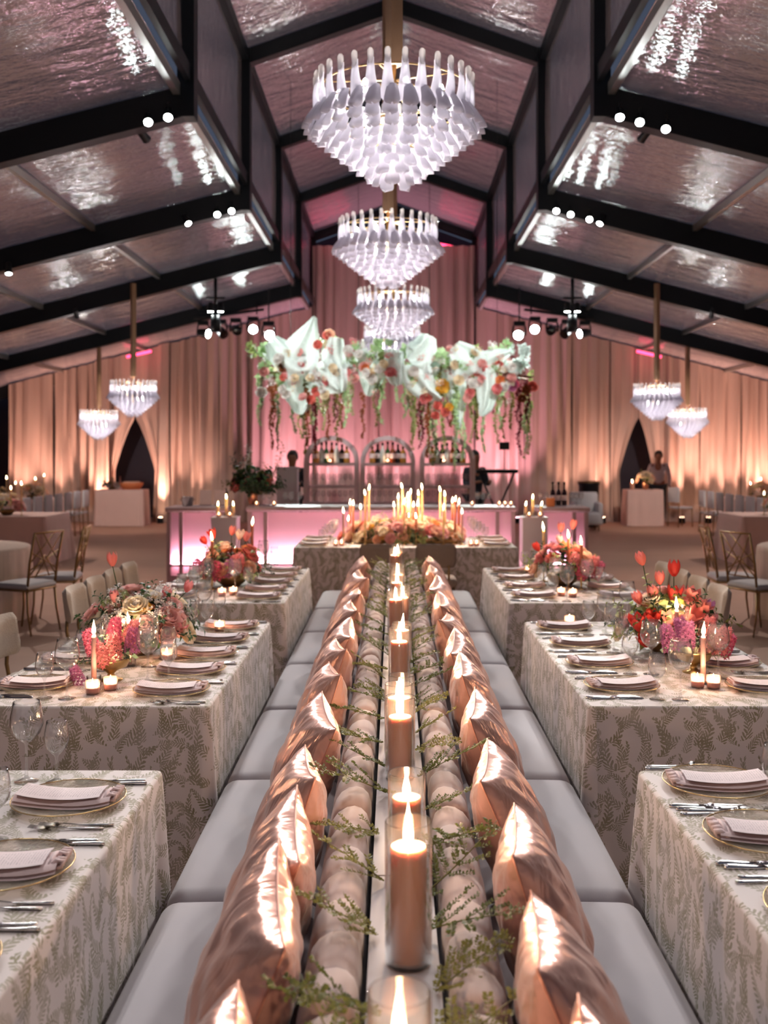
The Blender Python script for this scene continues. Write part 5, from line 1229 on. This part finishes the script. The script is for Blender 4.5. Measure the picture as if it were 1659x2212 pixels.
for k, xc in enumerate(SHX):
    sd = ('left', 'centre', 'right')[k]
    t = thing('arched_shelf', 'dusty pink arched bar shelf full of bottles, %s of three' % sd, 'shelf', (xc, SY, 0), 0, 'arched shelves behind the bar')
    D = 0.32; w = WSH / 2; zs = 1.6; n = 20
    # side posts and arch as one bent frame: rectangular section swept along the outline
    path = [(-w, 0.0), (-w, zs)] + [(-w * cos(pi * i / n), zs + (w * 0.95) * sin(pi * i / n)) for i in range(1, n)] + [(w, zs), (w, 0.0)]
    inner = [(-w + 0.07, 0.0), (-w + 0.07, zs)] + [(-(w - 0.07) * cos(pi * i / n), zs + (w * 0.95 - 0.07) * sin(pi * i / n)) for i in range(1, n)] + [(w - 0.07, zs), (w - 0.07, 0.0)]
    m = MB(); L = len(path)
    for yy in (0, D):
        m.v.extend((x, yy, z) for x, z in path); m.v.extend((x, yy, z) for x, z in inner)
    for i in range(L - 1):
        a, b = i, i + 1
        m.f += [(a, b, L + b, L + a), (2 * L + a, 3 * L + a, 3 * L + b, 2 * L + b), (a, 2 * L + a, 2 * L + b, b), (L + a, L + b, 3 * L + b, 3 * L + a)]; m.mi += [0] * 4
    m.build('arch_frame', M['plasterpink'], t, smooth=False)
    for zz in (1.56, 1.2, 0.93, 0.5):
        MB().box((0, D / 2, zz), (WSH - 0.13, D - 0.02, 0.045)).build('shelf_board', M['plasterpink'], t, smooth=False)
    rb = random.Random(k + 5)
    for q in range(7):
        xx = xc - 0.246 + 0.082 * q
        i = rb.choice((0, 1, 2, 3)) if abs(q - 3) < 2 else (rb.choice((1, 3)) if abs(q - 3) == 2 else 4)
        bottle(xx, SY + 0.1 + 0.105 * (q % 2), 1.583, i, '%s bottle on the top of the %s arched shelf, %s from left' % (BOTC[i], sd, ORD[q]), 'bottles on the arched shelves')
    votive(xc + (-0.02, 0.0, -0.06)[k], SY + 0.035, 1.583, 'votive candle before the bottles of the %s arched shelf' % sd, lamp=True)
    for row, zz in enumerate((1.2225, 0.9525)):
        for q in range(8):
            o = put('stem_glass', GOB, None, (xc - 0.31 + 0.0885 * q, SY + 0.15 + 0.03 * (q % 2), zz))
            tag(o, 'clear stem glass on the %s row of the %s arched shelf, %s from left' % (('upper', 'lower')[row], sd, ORD[q]), 'glass', 'glasses on the arched shelves')
# things standing on the bar
BT = 1.022
rb = random.Random(77)
for k, X in enumerate((2.2, 2.28, 2.36)):
    bottle(X, 14.3, BT, 5, 'dark wine bottle on the right bar end, %s of three' % ('left', 'middle', 'right')[k], 'bottles on the bar')
for k, X in enumerate((2.0, 2.08, 2.43, 2.5, 2.56)):
    tag(put('bar_glass', GOB, None, (X, 14.12, BT)), 'clear bar glass on the right bar end, %s from left' % ORD[k], 'glass', 'glasses on the bar')
for k, X in enumerate((-1.8, -1.72, -1.5, -1.42, -1.3, 1.15, 1.23, 1.31)):
    tag(put('bar_glass', GOB, None, (X, 14.25, BT)), 'clear bar glass on the centre bar, %s from left' % ORD[k], 'glass', 'glasses on the bar')
for k, X in enumerate((-2.0 + 0.1, -1.66, 1.05, 1.42, 1.5, 1.58)):
    votive(X + 0.02, 14.12, BT, 'votive candle on the centre bar, %s from left' % ORD[k], 'votive candles on the bar', lamp=False)
o = MB().rbox((0, 0, 0.06), (0.11, 0.08, 0.12), 0.01, 2).build('orange_lantern', M['pet_orange'], None, (2.12, 14.0, BT)); tag(o, 'small orange box lantern on the right bar end', 'lantern')  # orange all over, in the translucent petal colour
for k, (X, w_, h_) in enumerate(((-2.62, 0.16, 0.2), (-2.42, 0.15, 0.2))):
    t = thing('menu_stand', 'white menu stand on the left bar end, %s of two' % ('left', 'right')[k], 'sign', (X, 14.35, BT), 0, 'menu stands on the bar')
    MB().box((0, 0, h_ / 2 + 0.01), (w_, 0.012, h_)).build('panel', M['card'], t, smooth=False, rot=(-0.12, 0, 0)); MB().box((0, 0, 0.005), (w_, 0.07, 0.01)).build('foot', M['plasterpink'], t, smooth=False)
t = thing('ice_bucket', 'silver ice bucket on the left bar end', 'bucket', (-2.83, 14.15, BT))
MB().lathe([(0.0, 0.0), (0.07, 0.0), (0.085, 0.12), (0.09, 0.125), (0.084, 0.12), (0.068, 0.01), (0.0, 0.008)], 18).build('pail', M['silver'], t)
for s_ in (-1, 1): MB().tube([(s_ * 0.085, 0, 0.1), (s_ * 0.105, 0, 0.09), (s_ * 0.1, 0, 0.07), (s_ * 0.08, 0, 0.075)], 0.005, 6).build('handle', M['silver'], t)
arrangement(-2.0 - 0.0, 14.45 + 0.15, 'tall dark foliage arrangement with pink blooms at the left of the bar', [('fern', 'darkleaf', -0.15, 0, 0.35, 2.0), ('fern', 'sage', 0.25, 0, 0.42, 2.4), ('fern', 'pet_white', -0.05, 0, 0.4, 2.2)],
            [('peony', 'pet_coral', 6, 1.2), ('ranunculus', 'pet_burgundy', 5, 1.2), ('peony', 'pet_pink', 4, 1.2)], 61, 'vase', 0.3, 0.2, 0.28, 0.2, 60, z=BT, leafcols=('darkleaf', 'darkleaf', 'olive', 'leafgreen'), group=None, size=1.9)
# DJ stand, keyboard and side furniture
t = thing('lectern_booth', 'pale grey upright booth with a person behind it', 'booth', (-1.85, 18.0, 0))
MB().rbox((0, 0, 0.74), (0.36, 0.3, 1.48), 0.015, 2).build('body', M['plinth'], t); MB().box((0, 0, 1.49), (0.4, 0.34, 0.02)).build('top', M['plinth'], t, smooth=False)
t = thing('keyboard_stand', 'black keyboard on a crossed stand at the right of the shelves', 'keyboard', (1.85, 18.6, 0))
MB().rbox((0, 0, 1.41), (0.75, 0.28, 0.07), 0.015, 2).build('keyboard', M['black'], t)
for a, b in ((-0.3, 0.3), (0.3, -0.3)): MB().tube([(a, 0.1 * (1 if a > 0 else -1), 0.0), (b, 0.1 * (1 if a > 0 else -1), 1.37)], 0.018, 6).build('leg', M['black'], t)
MB().box((0.15, 0.1, 1.87), (0.18, 0.02, 0.14)).build('music_panel', M['black'], t, smooth=False); MB().tube([(0.15, 0.11, 1.44), (0.15, 0.11, 1.84)], 0.01, 6).build('panel_post', M['black'], t)
t = thing('lounge_armchair', 'pale rounded armchair beyond the right end of the bar', 'armchair', (4.32, 23.2, 0))
MB().rbox((0, 0, 0.27), (0.62, 0.6, 0.3), 0.08, 3).build('seat', M['chairpad'], t); MB().rbox((-0.02, 0.24, 0.55), (0.66, 0.16, 0.6), 0.07, 3).build('backrest', M['chairpad'], t)
for a in (-1, 1): MB().rbox((a * 0.27, 0, 0.38), (0.12, 0.58, 0.5), 0.055, 3).build('armrest', M['chairpad'], t)
for a in (-1, 1):
    for b in (-1, 1): MB().tube([(a * 0.24, b * 0.22, 0.0), (a * 0.24, b * 0.22, 0.13)], 0.02, 6).build('foot', M['leg'], t)
t = thing('storage_bin', 'dark grey bin standing behind the pale armchair', 'bin', (4.55, 24.1, 0))
MB().lathe([(0.0, 0.0), (0.2, 0.0), (0.24, 0.98), (0.26, 1.0), (0.26, 1.06), (0.0, 1.06)], 20).build('body', M['black'], t); MB().lathe([(0.265, 1.04), (0.27, 1.07), (0.0, 1.09)], 20).build('lid', M['leg'], t)
# doorway tables
for sg, sd, xc, w_ in ((-1, 'left', -6.5, 1.15), (1, 'right', 5.95, 0.85)):
    t = thing('service_table', 'pink-clothed service table standing in the %s doorway' % sd, 'table', (xc, 24.7, 0), 0, 'service tables in the doorways')
    put('tablecloth', cloth_mesh(w_, 0.6, 0.86, mat=M['linenpink'], fold=0.03, seed=50), t); MB().box((0, 0, 0.83), (w_ - 0.06, 0.54, 0.03)).build('tabletop', M['leg'], t, smooth=False)
arrangement(-6.75, 24.7, 'loose greenery on the left doorway table', [], [('ranunculus', 'pet_white', 6, 1.4)], 63, 'bowl', 0.22, 0.15, 0.1, 0.06, 16, z=0.86, group=None, size=1.2)
t = thing('bread_basket', 'orange basket on the left doorway table', 'basket', (-6.28, 24.7, 0.862))
MB().lathe([(0.0, 0.0), (0.2, 0.0), (0.27, 0.1), (0.28, 0.16), (0.26, 0.16), (0.2, 0.03), (0.0, 0.02)], 20).build('bowl', M['pet_orange'], t); MB().rbox((0, 0, 0.13), (0.4, 0.3, 0.12), 0.05, 3).build('linen', M['pet_peach'], t)  # bowl in the orange petal colour, linen in the peach one
o = MB().lathe([(0.0, 0.0), (0.05, 0.0), (0.05, 0.005), (0.012, 0.3), (0.0, 0.32)], 14).build('party_cone', M['pet_palepink'], None, (-6.55, 24.7, 0.862)); tag(o, 'slim pale pink cone on the left doorway table', 'cone')
arrangement(6.02, 24.7, 'cream flower bunch on the right doorway table', [], [('peony', 'pet_cream', 12, 1.5), ('peony', 'pet_peach', 8, 1.5)], 64, 'vase', 0.18, 0.16, 0.2, 0.2, 10, z=0.86, group=None)
pillar(5.68, 24.6, 0.862, 0.05, 0.16, 'glowing pillar candle on the right doorway table', None)

# ================================================================== HANGING FLOWER CLOUD
fc = thing('hanging_flower_cloud', 'hanging cloud of white gauze, pale greenery and pink blooms above the bar', 'flowers', (0, 16.0, 2.9))
fm = MB()
for yy in (-0.25, 0.25): fm.tube([(-2.0, yy, 0.05), (-1.0, yy, 0.18), (0, yy, 0.1), (1.0, yy, 0.16), (2.1, yy, 0.0)], 0.014, 6)
for xx in (-2, -1, 0, 1, 2): fm.tube([(xx, -0.25, 0.08), (xx, 0.25, 0.08)], 0.01, 6)
fm.build('hanging_frame', M['bronze'], fc)
for xx in (-1.6, -0.55, 0.55, 1.6):
    MB().tube([(xx, 0, 0.1), (xx, 0, (UZ if abs(xx) < VX else VZ) - 2.9 + 0.2)], 0.004, 5).build('suspension_wire', M['black'], fc)
def gauze(pts_, wa, wb, seed, depth=0.16):
    wa *= 1.35; wb *= 1.35; pts_ = [(p[0], p[1] - (0.3 if seed % 3 else 0.0), p[2]) for p in pts_]
    rnd = random.Random(seed); P = [Vector(p) for p in pts_]; n = len(P) - 1; m = MB(); f1, f2 = rnd.uniform(0, 6), rnd.uniform(0, 6)
    for lay in (0, 1):
        def fn(u, v, lay=lay):
            i = min(n - 1, int(v * n)); t_ = v * n - i; p = P[i].lerp(P[i + 1], t_); d = (P[i + 1] - P[i]).normalized(); sd = d.cross(Vector((0, 1, 0))).normalized()
            w = (wa + (wb - wa) * v) * (0.35 + 0.65 * sin(pi * min(1, 0.15 + v * 0.85)) ** 0.6); k = 2 * u - 1
            return tuple(p + sd * (k * w) + Vector((0, depth * (lay - 0.5) * (1 - k * k) + 0.05 * sin(7 * u + 4 * v + f1) + 0.03 * sin(15 * u + f2), 0)))
        m.grid(fn, 16, 16)
    return m.build('gauze_wing', M['pet_gauze'], fc)
# px helper for the plane of the cloud: local x, z
def cl(x, y, dy=0.0): return ((x - 851) / FPX * (16.0 + dy), dy, 1.77 - (y - 975) / FPX * (16.0 + dy) - 2.9)
gauze([cl(683, 690), cl(668, 730), cl(650, 775), cl(640, 800)], 0.03, 0.36, 1)
gauze([cl(590, 740), cl(610, 765), cl(640, 790), cl(660, 800)], 0.12, 0.24, 2)
gauze([cl(640, 790), cl(645, 830), cl(650, 870), cl(648, 895)], 0.24, 0.12, 3)
gauze([cl(725, 735), cl(722, 770), cl(728, 810), cl(738, 850)], 0.13, 0.15, 4)
gauze([cl(690, 790), cl(700, 800), cl(720, 830), cl(735, 845)], 0.2, 0.14, 5)
gauze([cl(815, 765), cl(805, 800), cl(800, 830), cl(795, 855)], 0.22, 0.08, 6)
gauze([cl(855, 760), cl(850, 790), cl(855, 815), cl(860, 835)], 0.12, 0.12, 7)
gauze([cl(925, 730), cl(915, 755), cl(900, 775), cl(885, 785)], 0.12, 0.22, 8)
gauze([cl(960, 770), cl(945, 785), cl(930, 795), cl(915, 805)], 0.07, 0.16, 9)
gauze([cl(895, 790), cl(900, 820), cl(920, 845), cl(950, 865)], 0.2, 0.12, 10)
gauze([cl(975, 755), cl(1000, 780), cl(1015, 800), cl(1020, 810)], 0.14, 0.3, 11)
gauze([cl(970, 790), cl(980, 830), cl(990, 870), cl(992, 925)], 0.2, 0.05, 12)
gauze([cl(1095, 765), cl(1070, 775), cl(1045, 790), cl(1025, 800)], 0.06, 0.2, 13)
gauze([cl(1045, 800), cl(1050, 840), cl(1045, 880), cl(1035, 900)], 0.16, 0.07, 14)
gauze([cl(1110, 780), cl(1108, 800), cl(1105, 830)], 0.12, 0.1, 15)
rc = random.Random(5)
def vine_mesh(seed, L, col):
    rnd = random.Random(seed); m = MB(); pts = [(0.03 * sin(i * 0.9 + seed), 0.02 * cos(i), -L * i / 12) for i in range(13)]
    m.tube(pts, 0.006, 5)
    for i in range(170):
        t_ = rnd.random() ** 0.8 * 12; j = min(11, int(t_)); p = Vector(pts[j]).lerp(Vector(pts[j + 1]), t_ - j); r = 0.065 * (1 - 0.4 * t_ / 12); d = Vector((rnd.uniform(-1, 1), rnd.uniform(-1, 1), rnd.uniform(-1.2, 0.3))).normalized(); sd = d.orthogonal().normalized(); s_ = rnd.uniform(0.6, 1.2) * r
        m._add([tuple(p), tuple(p + d * s_ * 0.5 + sd * s_ * 0.3), tuple(p + d * s_), tuple(p + d * s_ * 0.5 - sd * s_ * 0.3)], [(0, 1, 2, 3)])
    return m.mesh('hanging_vine', M[col], False)
VN = [vine_mesh(i, 0.95, c) for i, c in enumerate(('spring', 'limegreen', 'spring', 'sage', 'pet_rust', 'olive', 'pet_burgundy', 'limegreen'))]
for k in range(92):
    x = rc.uniform(560, 1150); yt = rc.uniform(780, 850)
    if 760 < x < 860 and rc.random() < 0.75: continue
    L_ = rc.uniform(0.7, 1.4) * (0.75 if 740 < x < 900 else 1.0)
    put('hanging_vine', VN[rc.randrange(8)], fc, cl(x, yt, rc.uniform(-0.3, 0.3)), (0, 0, rc.uniform(0, 6)), (1, 1, L_ * 0.9))
def blob_green(seed, col):
    m = spray_mb(seed, 0.2, 22, 0.035, 0.1); return m.mesh('leaf_tuft', M[col], False)
TU = [blob_green(80 + i, c) for i, c in enumerate(('spring', 'limegreen', 'spring', 'pet_gauze', 'pet_white'))]
for k in range(80):
    x = rc.uniform(548, 1135); base = 790 + 12 * sin(x / 45)
    if 600 < x < 680 or 880 < x < 1100: base += 15
    y = base + rc.gauss(0, 18)
    a = rc.uniform(0, 6); put('leaf_tuft', TU[rc.randrange(5)], fc, cl(x, y, rc.uniform(-0.35, 0.3)), (rc.uniform(-1.3, 1.3), rc.uniform(-1.3, 1.3), a), rc.uniform(0.8, 1.5))
for (x, y, col, s_) in ((712, 722, 'peach', 2.4), (706, 725, 'coral', 2.0), (686, 745, 'coral', 2.2), (650, 795, 'pink', 2.6), (662, 790, 'coral', 2.0), (683, 846, 'coral', 2.2), (672, 864, 'coral', 2.2), (705, 822, 'pink', 2.4), (720, 830, 'hot', 2.0), (612, 793, 'rust', 2.4), (612, 815, 'coral', 1.8), (788, 795, 'orange', 2.0), (775, 765, 'white', 2.2), (752, 757, 'white', 2.4), (1032, 805, 'coral', 2.2), (1055, 808, 'coral', 2.0), (1078, 790, 'coral', 2.2), (1080, 822, 'orange', 2.2), (1105, 833, 'mauve', 2.6), (1112, 830, 'hot', 2.0), (1016, 850, 'pink', 2.4), (1010, 860, 'palepink', 2.2), (945, 876, 'coral', 2.2), (962, 890, 'coral', 2.2), (915, 862, 'pink', 2.4), (925, 858, 'coral', 2.0), (940, 898, 'coral', 2.0), (1150, 836, 'coral', 2.6), (1138, 842, 'rust', 2.2), (1128, 860, 'rust', 2.0), (985, 812, 'palepink', 2.2), (900, 815, 'peach', 2.2), (955, 835, 'yellow', 3.4), (970, 880, 'yellow', 2.0)):
    put('bloom', flower_mesh('peony', 'pet_' + col), fc, mtx=frame_z((rc.uniform(-0.5, 0.5), -1, rc.uniform(-0.3, 0.5)), cl(x, y, -0.32), rc.uniform(0, 6)) @ Matrix.Scale(s_ * 0.62, 4))
for k in range(130):
    x = rc.uniform(560, 1130); y = 805 + rc.gauss(0, 26)
    put('bloom', flower_mesh(rc.choice(('peony', 'filler')), 'pet_' + rc.choice(('white', 'palepink', 'cream', 'white', 'pink'))), fc, mtx=frame_z((rc.uniform(-0.6, 0.6), -1, rc.uniform(-0.3, 0.6)), cl(x, y, rc.uniform(-0.5, -0.2)), rc.uniform(0, 6)) @ Matrix.Scale(rc.uniform(1.1, 1.7), 4))

# ================================================================== PEOPLE
def skinned(name, joints, edges, mat, parent, sub=2):
    """one continuous body grown over joints {name: (x, y, z, radius)}"""
    names = list(joints); me = bpy.data.meshes.new(name)
    me.from_pydata([joints[n_][:3] for n_ in names], [(names.index(a), names.index(b)) for a, b in edges], [])
    me.materials.append(mat); o = put(name, me, parent)
    o.modifiers.new('skin', 'SKIN'); o.modifiers.new('sub', 'SUBSURF'); o.modifiers['sub'].levels = o.modifiers['sub'].render_levels = sub
    lay = me.skin_vertices[0] if me.skin_vertices else None
    if lay is None:
        return o
    for i, n_ in enumerate(names):
        r = joints[n_][3]; rr = r if isinstance(r, tuple) else (r, r)
        lay.data[i].radius = rr; lay.data[i].use_root = (i == 0)
    o.modifiers['skin'].use_smooth_shade = True
    return o
def person(X, Y, rz, label, shirt, trousers, arms, group=None, sc_=1.0):
    t = thing('person', label, 'person', (X, Y, 0), rz); t.scale = (sc_,) * 3
    J = {'pelvis': (0, 0, 0.95, 0.13), 'waist': (0, 0, 1.1, (0.13, 0.1)), 'chest': (0, 0, 1.33, (0.16, 0.115)), 'neck': (0, 0.01, 1.5, 0.055), 'jaw': (0, 0.03, 1.57, 0.07), 'head': (0, 0.02, 1.66, 0.098), 'crown': (0, 0.01, 1.73, 0.07)}
    E = [('pelvis', 'waist'), ('waist', 'chest'), ('chest', 'neck'), ('neck', 'jaw'), ('jaw', 'head'), ('head', 'crown')]
    for s_, q in ((-1, 'l'), (1, 'r')):
        J[q + 'hip'] = (s_ * 0.09, 0, 0.88, 0.095); J[q + 'knee'] = (s_ * 0.1, 0.02, 0.5, 0.062); J[q + 'ankle'] = (s_ * 0.1, -0.01, 0.09, 0.042); J[q + 'toe'] = (s_ * 0.11, 0.15, 0.035, 0.035)
        E += [('pelvis', q + 'hip'), (q + 'hip', q + 'knee'), (q + 'knee', q + 'ankle'), (q + 'ankle', q + 'toe')]
        sh = (s_ * 0.19, 0, 1.42, 0.06); el, wr_ = arms[q]; J[q + 'sh'] = sh; J[q + 'el'] = el + (0.043,); J[q + 'wr'] = wr_ + (0.03,)
        E += [('chest', q + 'sh'), (q + 'sh', q + 'el'), (q + 'el', q + 'wr')]
        d = (Vector(wr_) - Vector(el)).normalized(); J[q + 'palm'] = tuple(Vector(wr_) + d * 0.07) + (0.032,); E.append((q + 'wr', q + 'palm'))
        for f in range(5):
            a = (f - 2) * 0.018; sp = 0.03 if f == 0 else 0.0
            J[q + 'f%d' % f] = tuple(Vector(wr_) + d * (0.15 - 0.012 * abs(f - 2) - 2 * sp) + Vector((a + (s_ * -sp), 0, -0.01))) + (0.009,); E.append((q + 'palm', q + 'f%d' % f))
    skinned('body', J, E, M['skin'], t)
    g = {k: v for k, v in J.items() if k in ('pelvis', 'waist', 'chest', 'lsh', 'rsh', 'lel', 'rel', 'lwr', 'rwr')}
    g = {k: v[:3] + ((tuple(q * 1.13 + 0.004 for q in v[3]) if isinstance(v[3], tuple) else v[3] * 1.13 + 0.006),) for k, v in g.items()}
    skinned('shirt', g, [e for e in E if e[0] in g and e[1] in g], shirt, t)
    g = {k: v[:3] + ((v[3] * 1.15 + 0.006),) for k, v in J.items() if k in ('pelvis', 'lhip', 'rhip', 'lknee', 'rknee', 'lankle', 'rankle')}
    skinned('trousers', g, [e for e in E if e[0] in g and e[1] in g], trousers, t)
    MB().lathe([(0.0, 0.115), (0.05, 0.105), (0.09, 0.06), (0.104, 0.0), (0.1, -0.05), (0.09, -0.07)], 18, (0, -0.015, 1.685), wob=lambda a, z: 0.02 * sin(5 * a)).build('hair', M['hair'], t)
    for s_ in (-1, 1):
        MB().lathe([(0.0, 0.008), (0.008, 0.004), (0.009, 0.0), (0.0, -0.007)], 8, (s_ * 0.035, 0.112, 1.665)).build('eye', M['bot_dark'], t)
    MB().tube([(0, 0.108, 1.665), (0, 0.13, 1.63), (0, 0.11, 1.622)], [0.008, 0.013, 0.01], 8).build('nose', M['skin'], t)
    return t
down = {'l': ((-0.26, 0.0, 1.15), (-0.27, 0.08, 0.9)), 'r': ((0.26, 0.0, 1.15), (0.27, 0.08, 0.9))}
fwd = {'l': ((-0.25, 0.05, 1.15), (-0.14, 0.28, 1.2)), 'r': ((0.25, 0.05, 1.15), (0.14, 0.28, 1.2))}
person(-1.83, 18.62, pi, 'person in black standing behind the pale booth', M['darkcloth'], M['darkcloth'], fwd)
person(1.52, 19.4, pi + 0.5, 'person in black standing at the keyboard beside the right shelf', M['darkcloth'], M['darkcloth'], fwd)
person(6.5, 25.35, pi - 0.4, 'person in white shirt and dark trousers by the right doorway table', M['shirt'], M['darkcloth'], down)
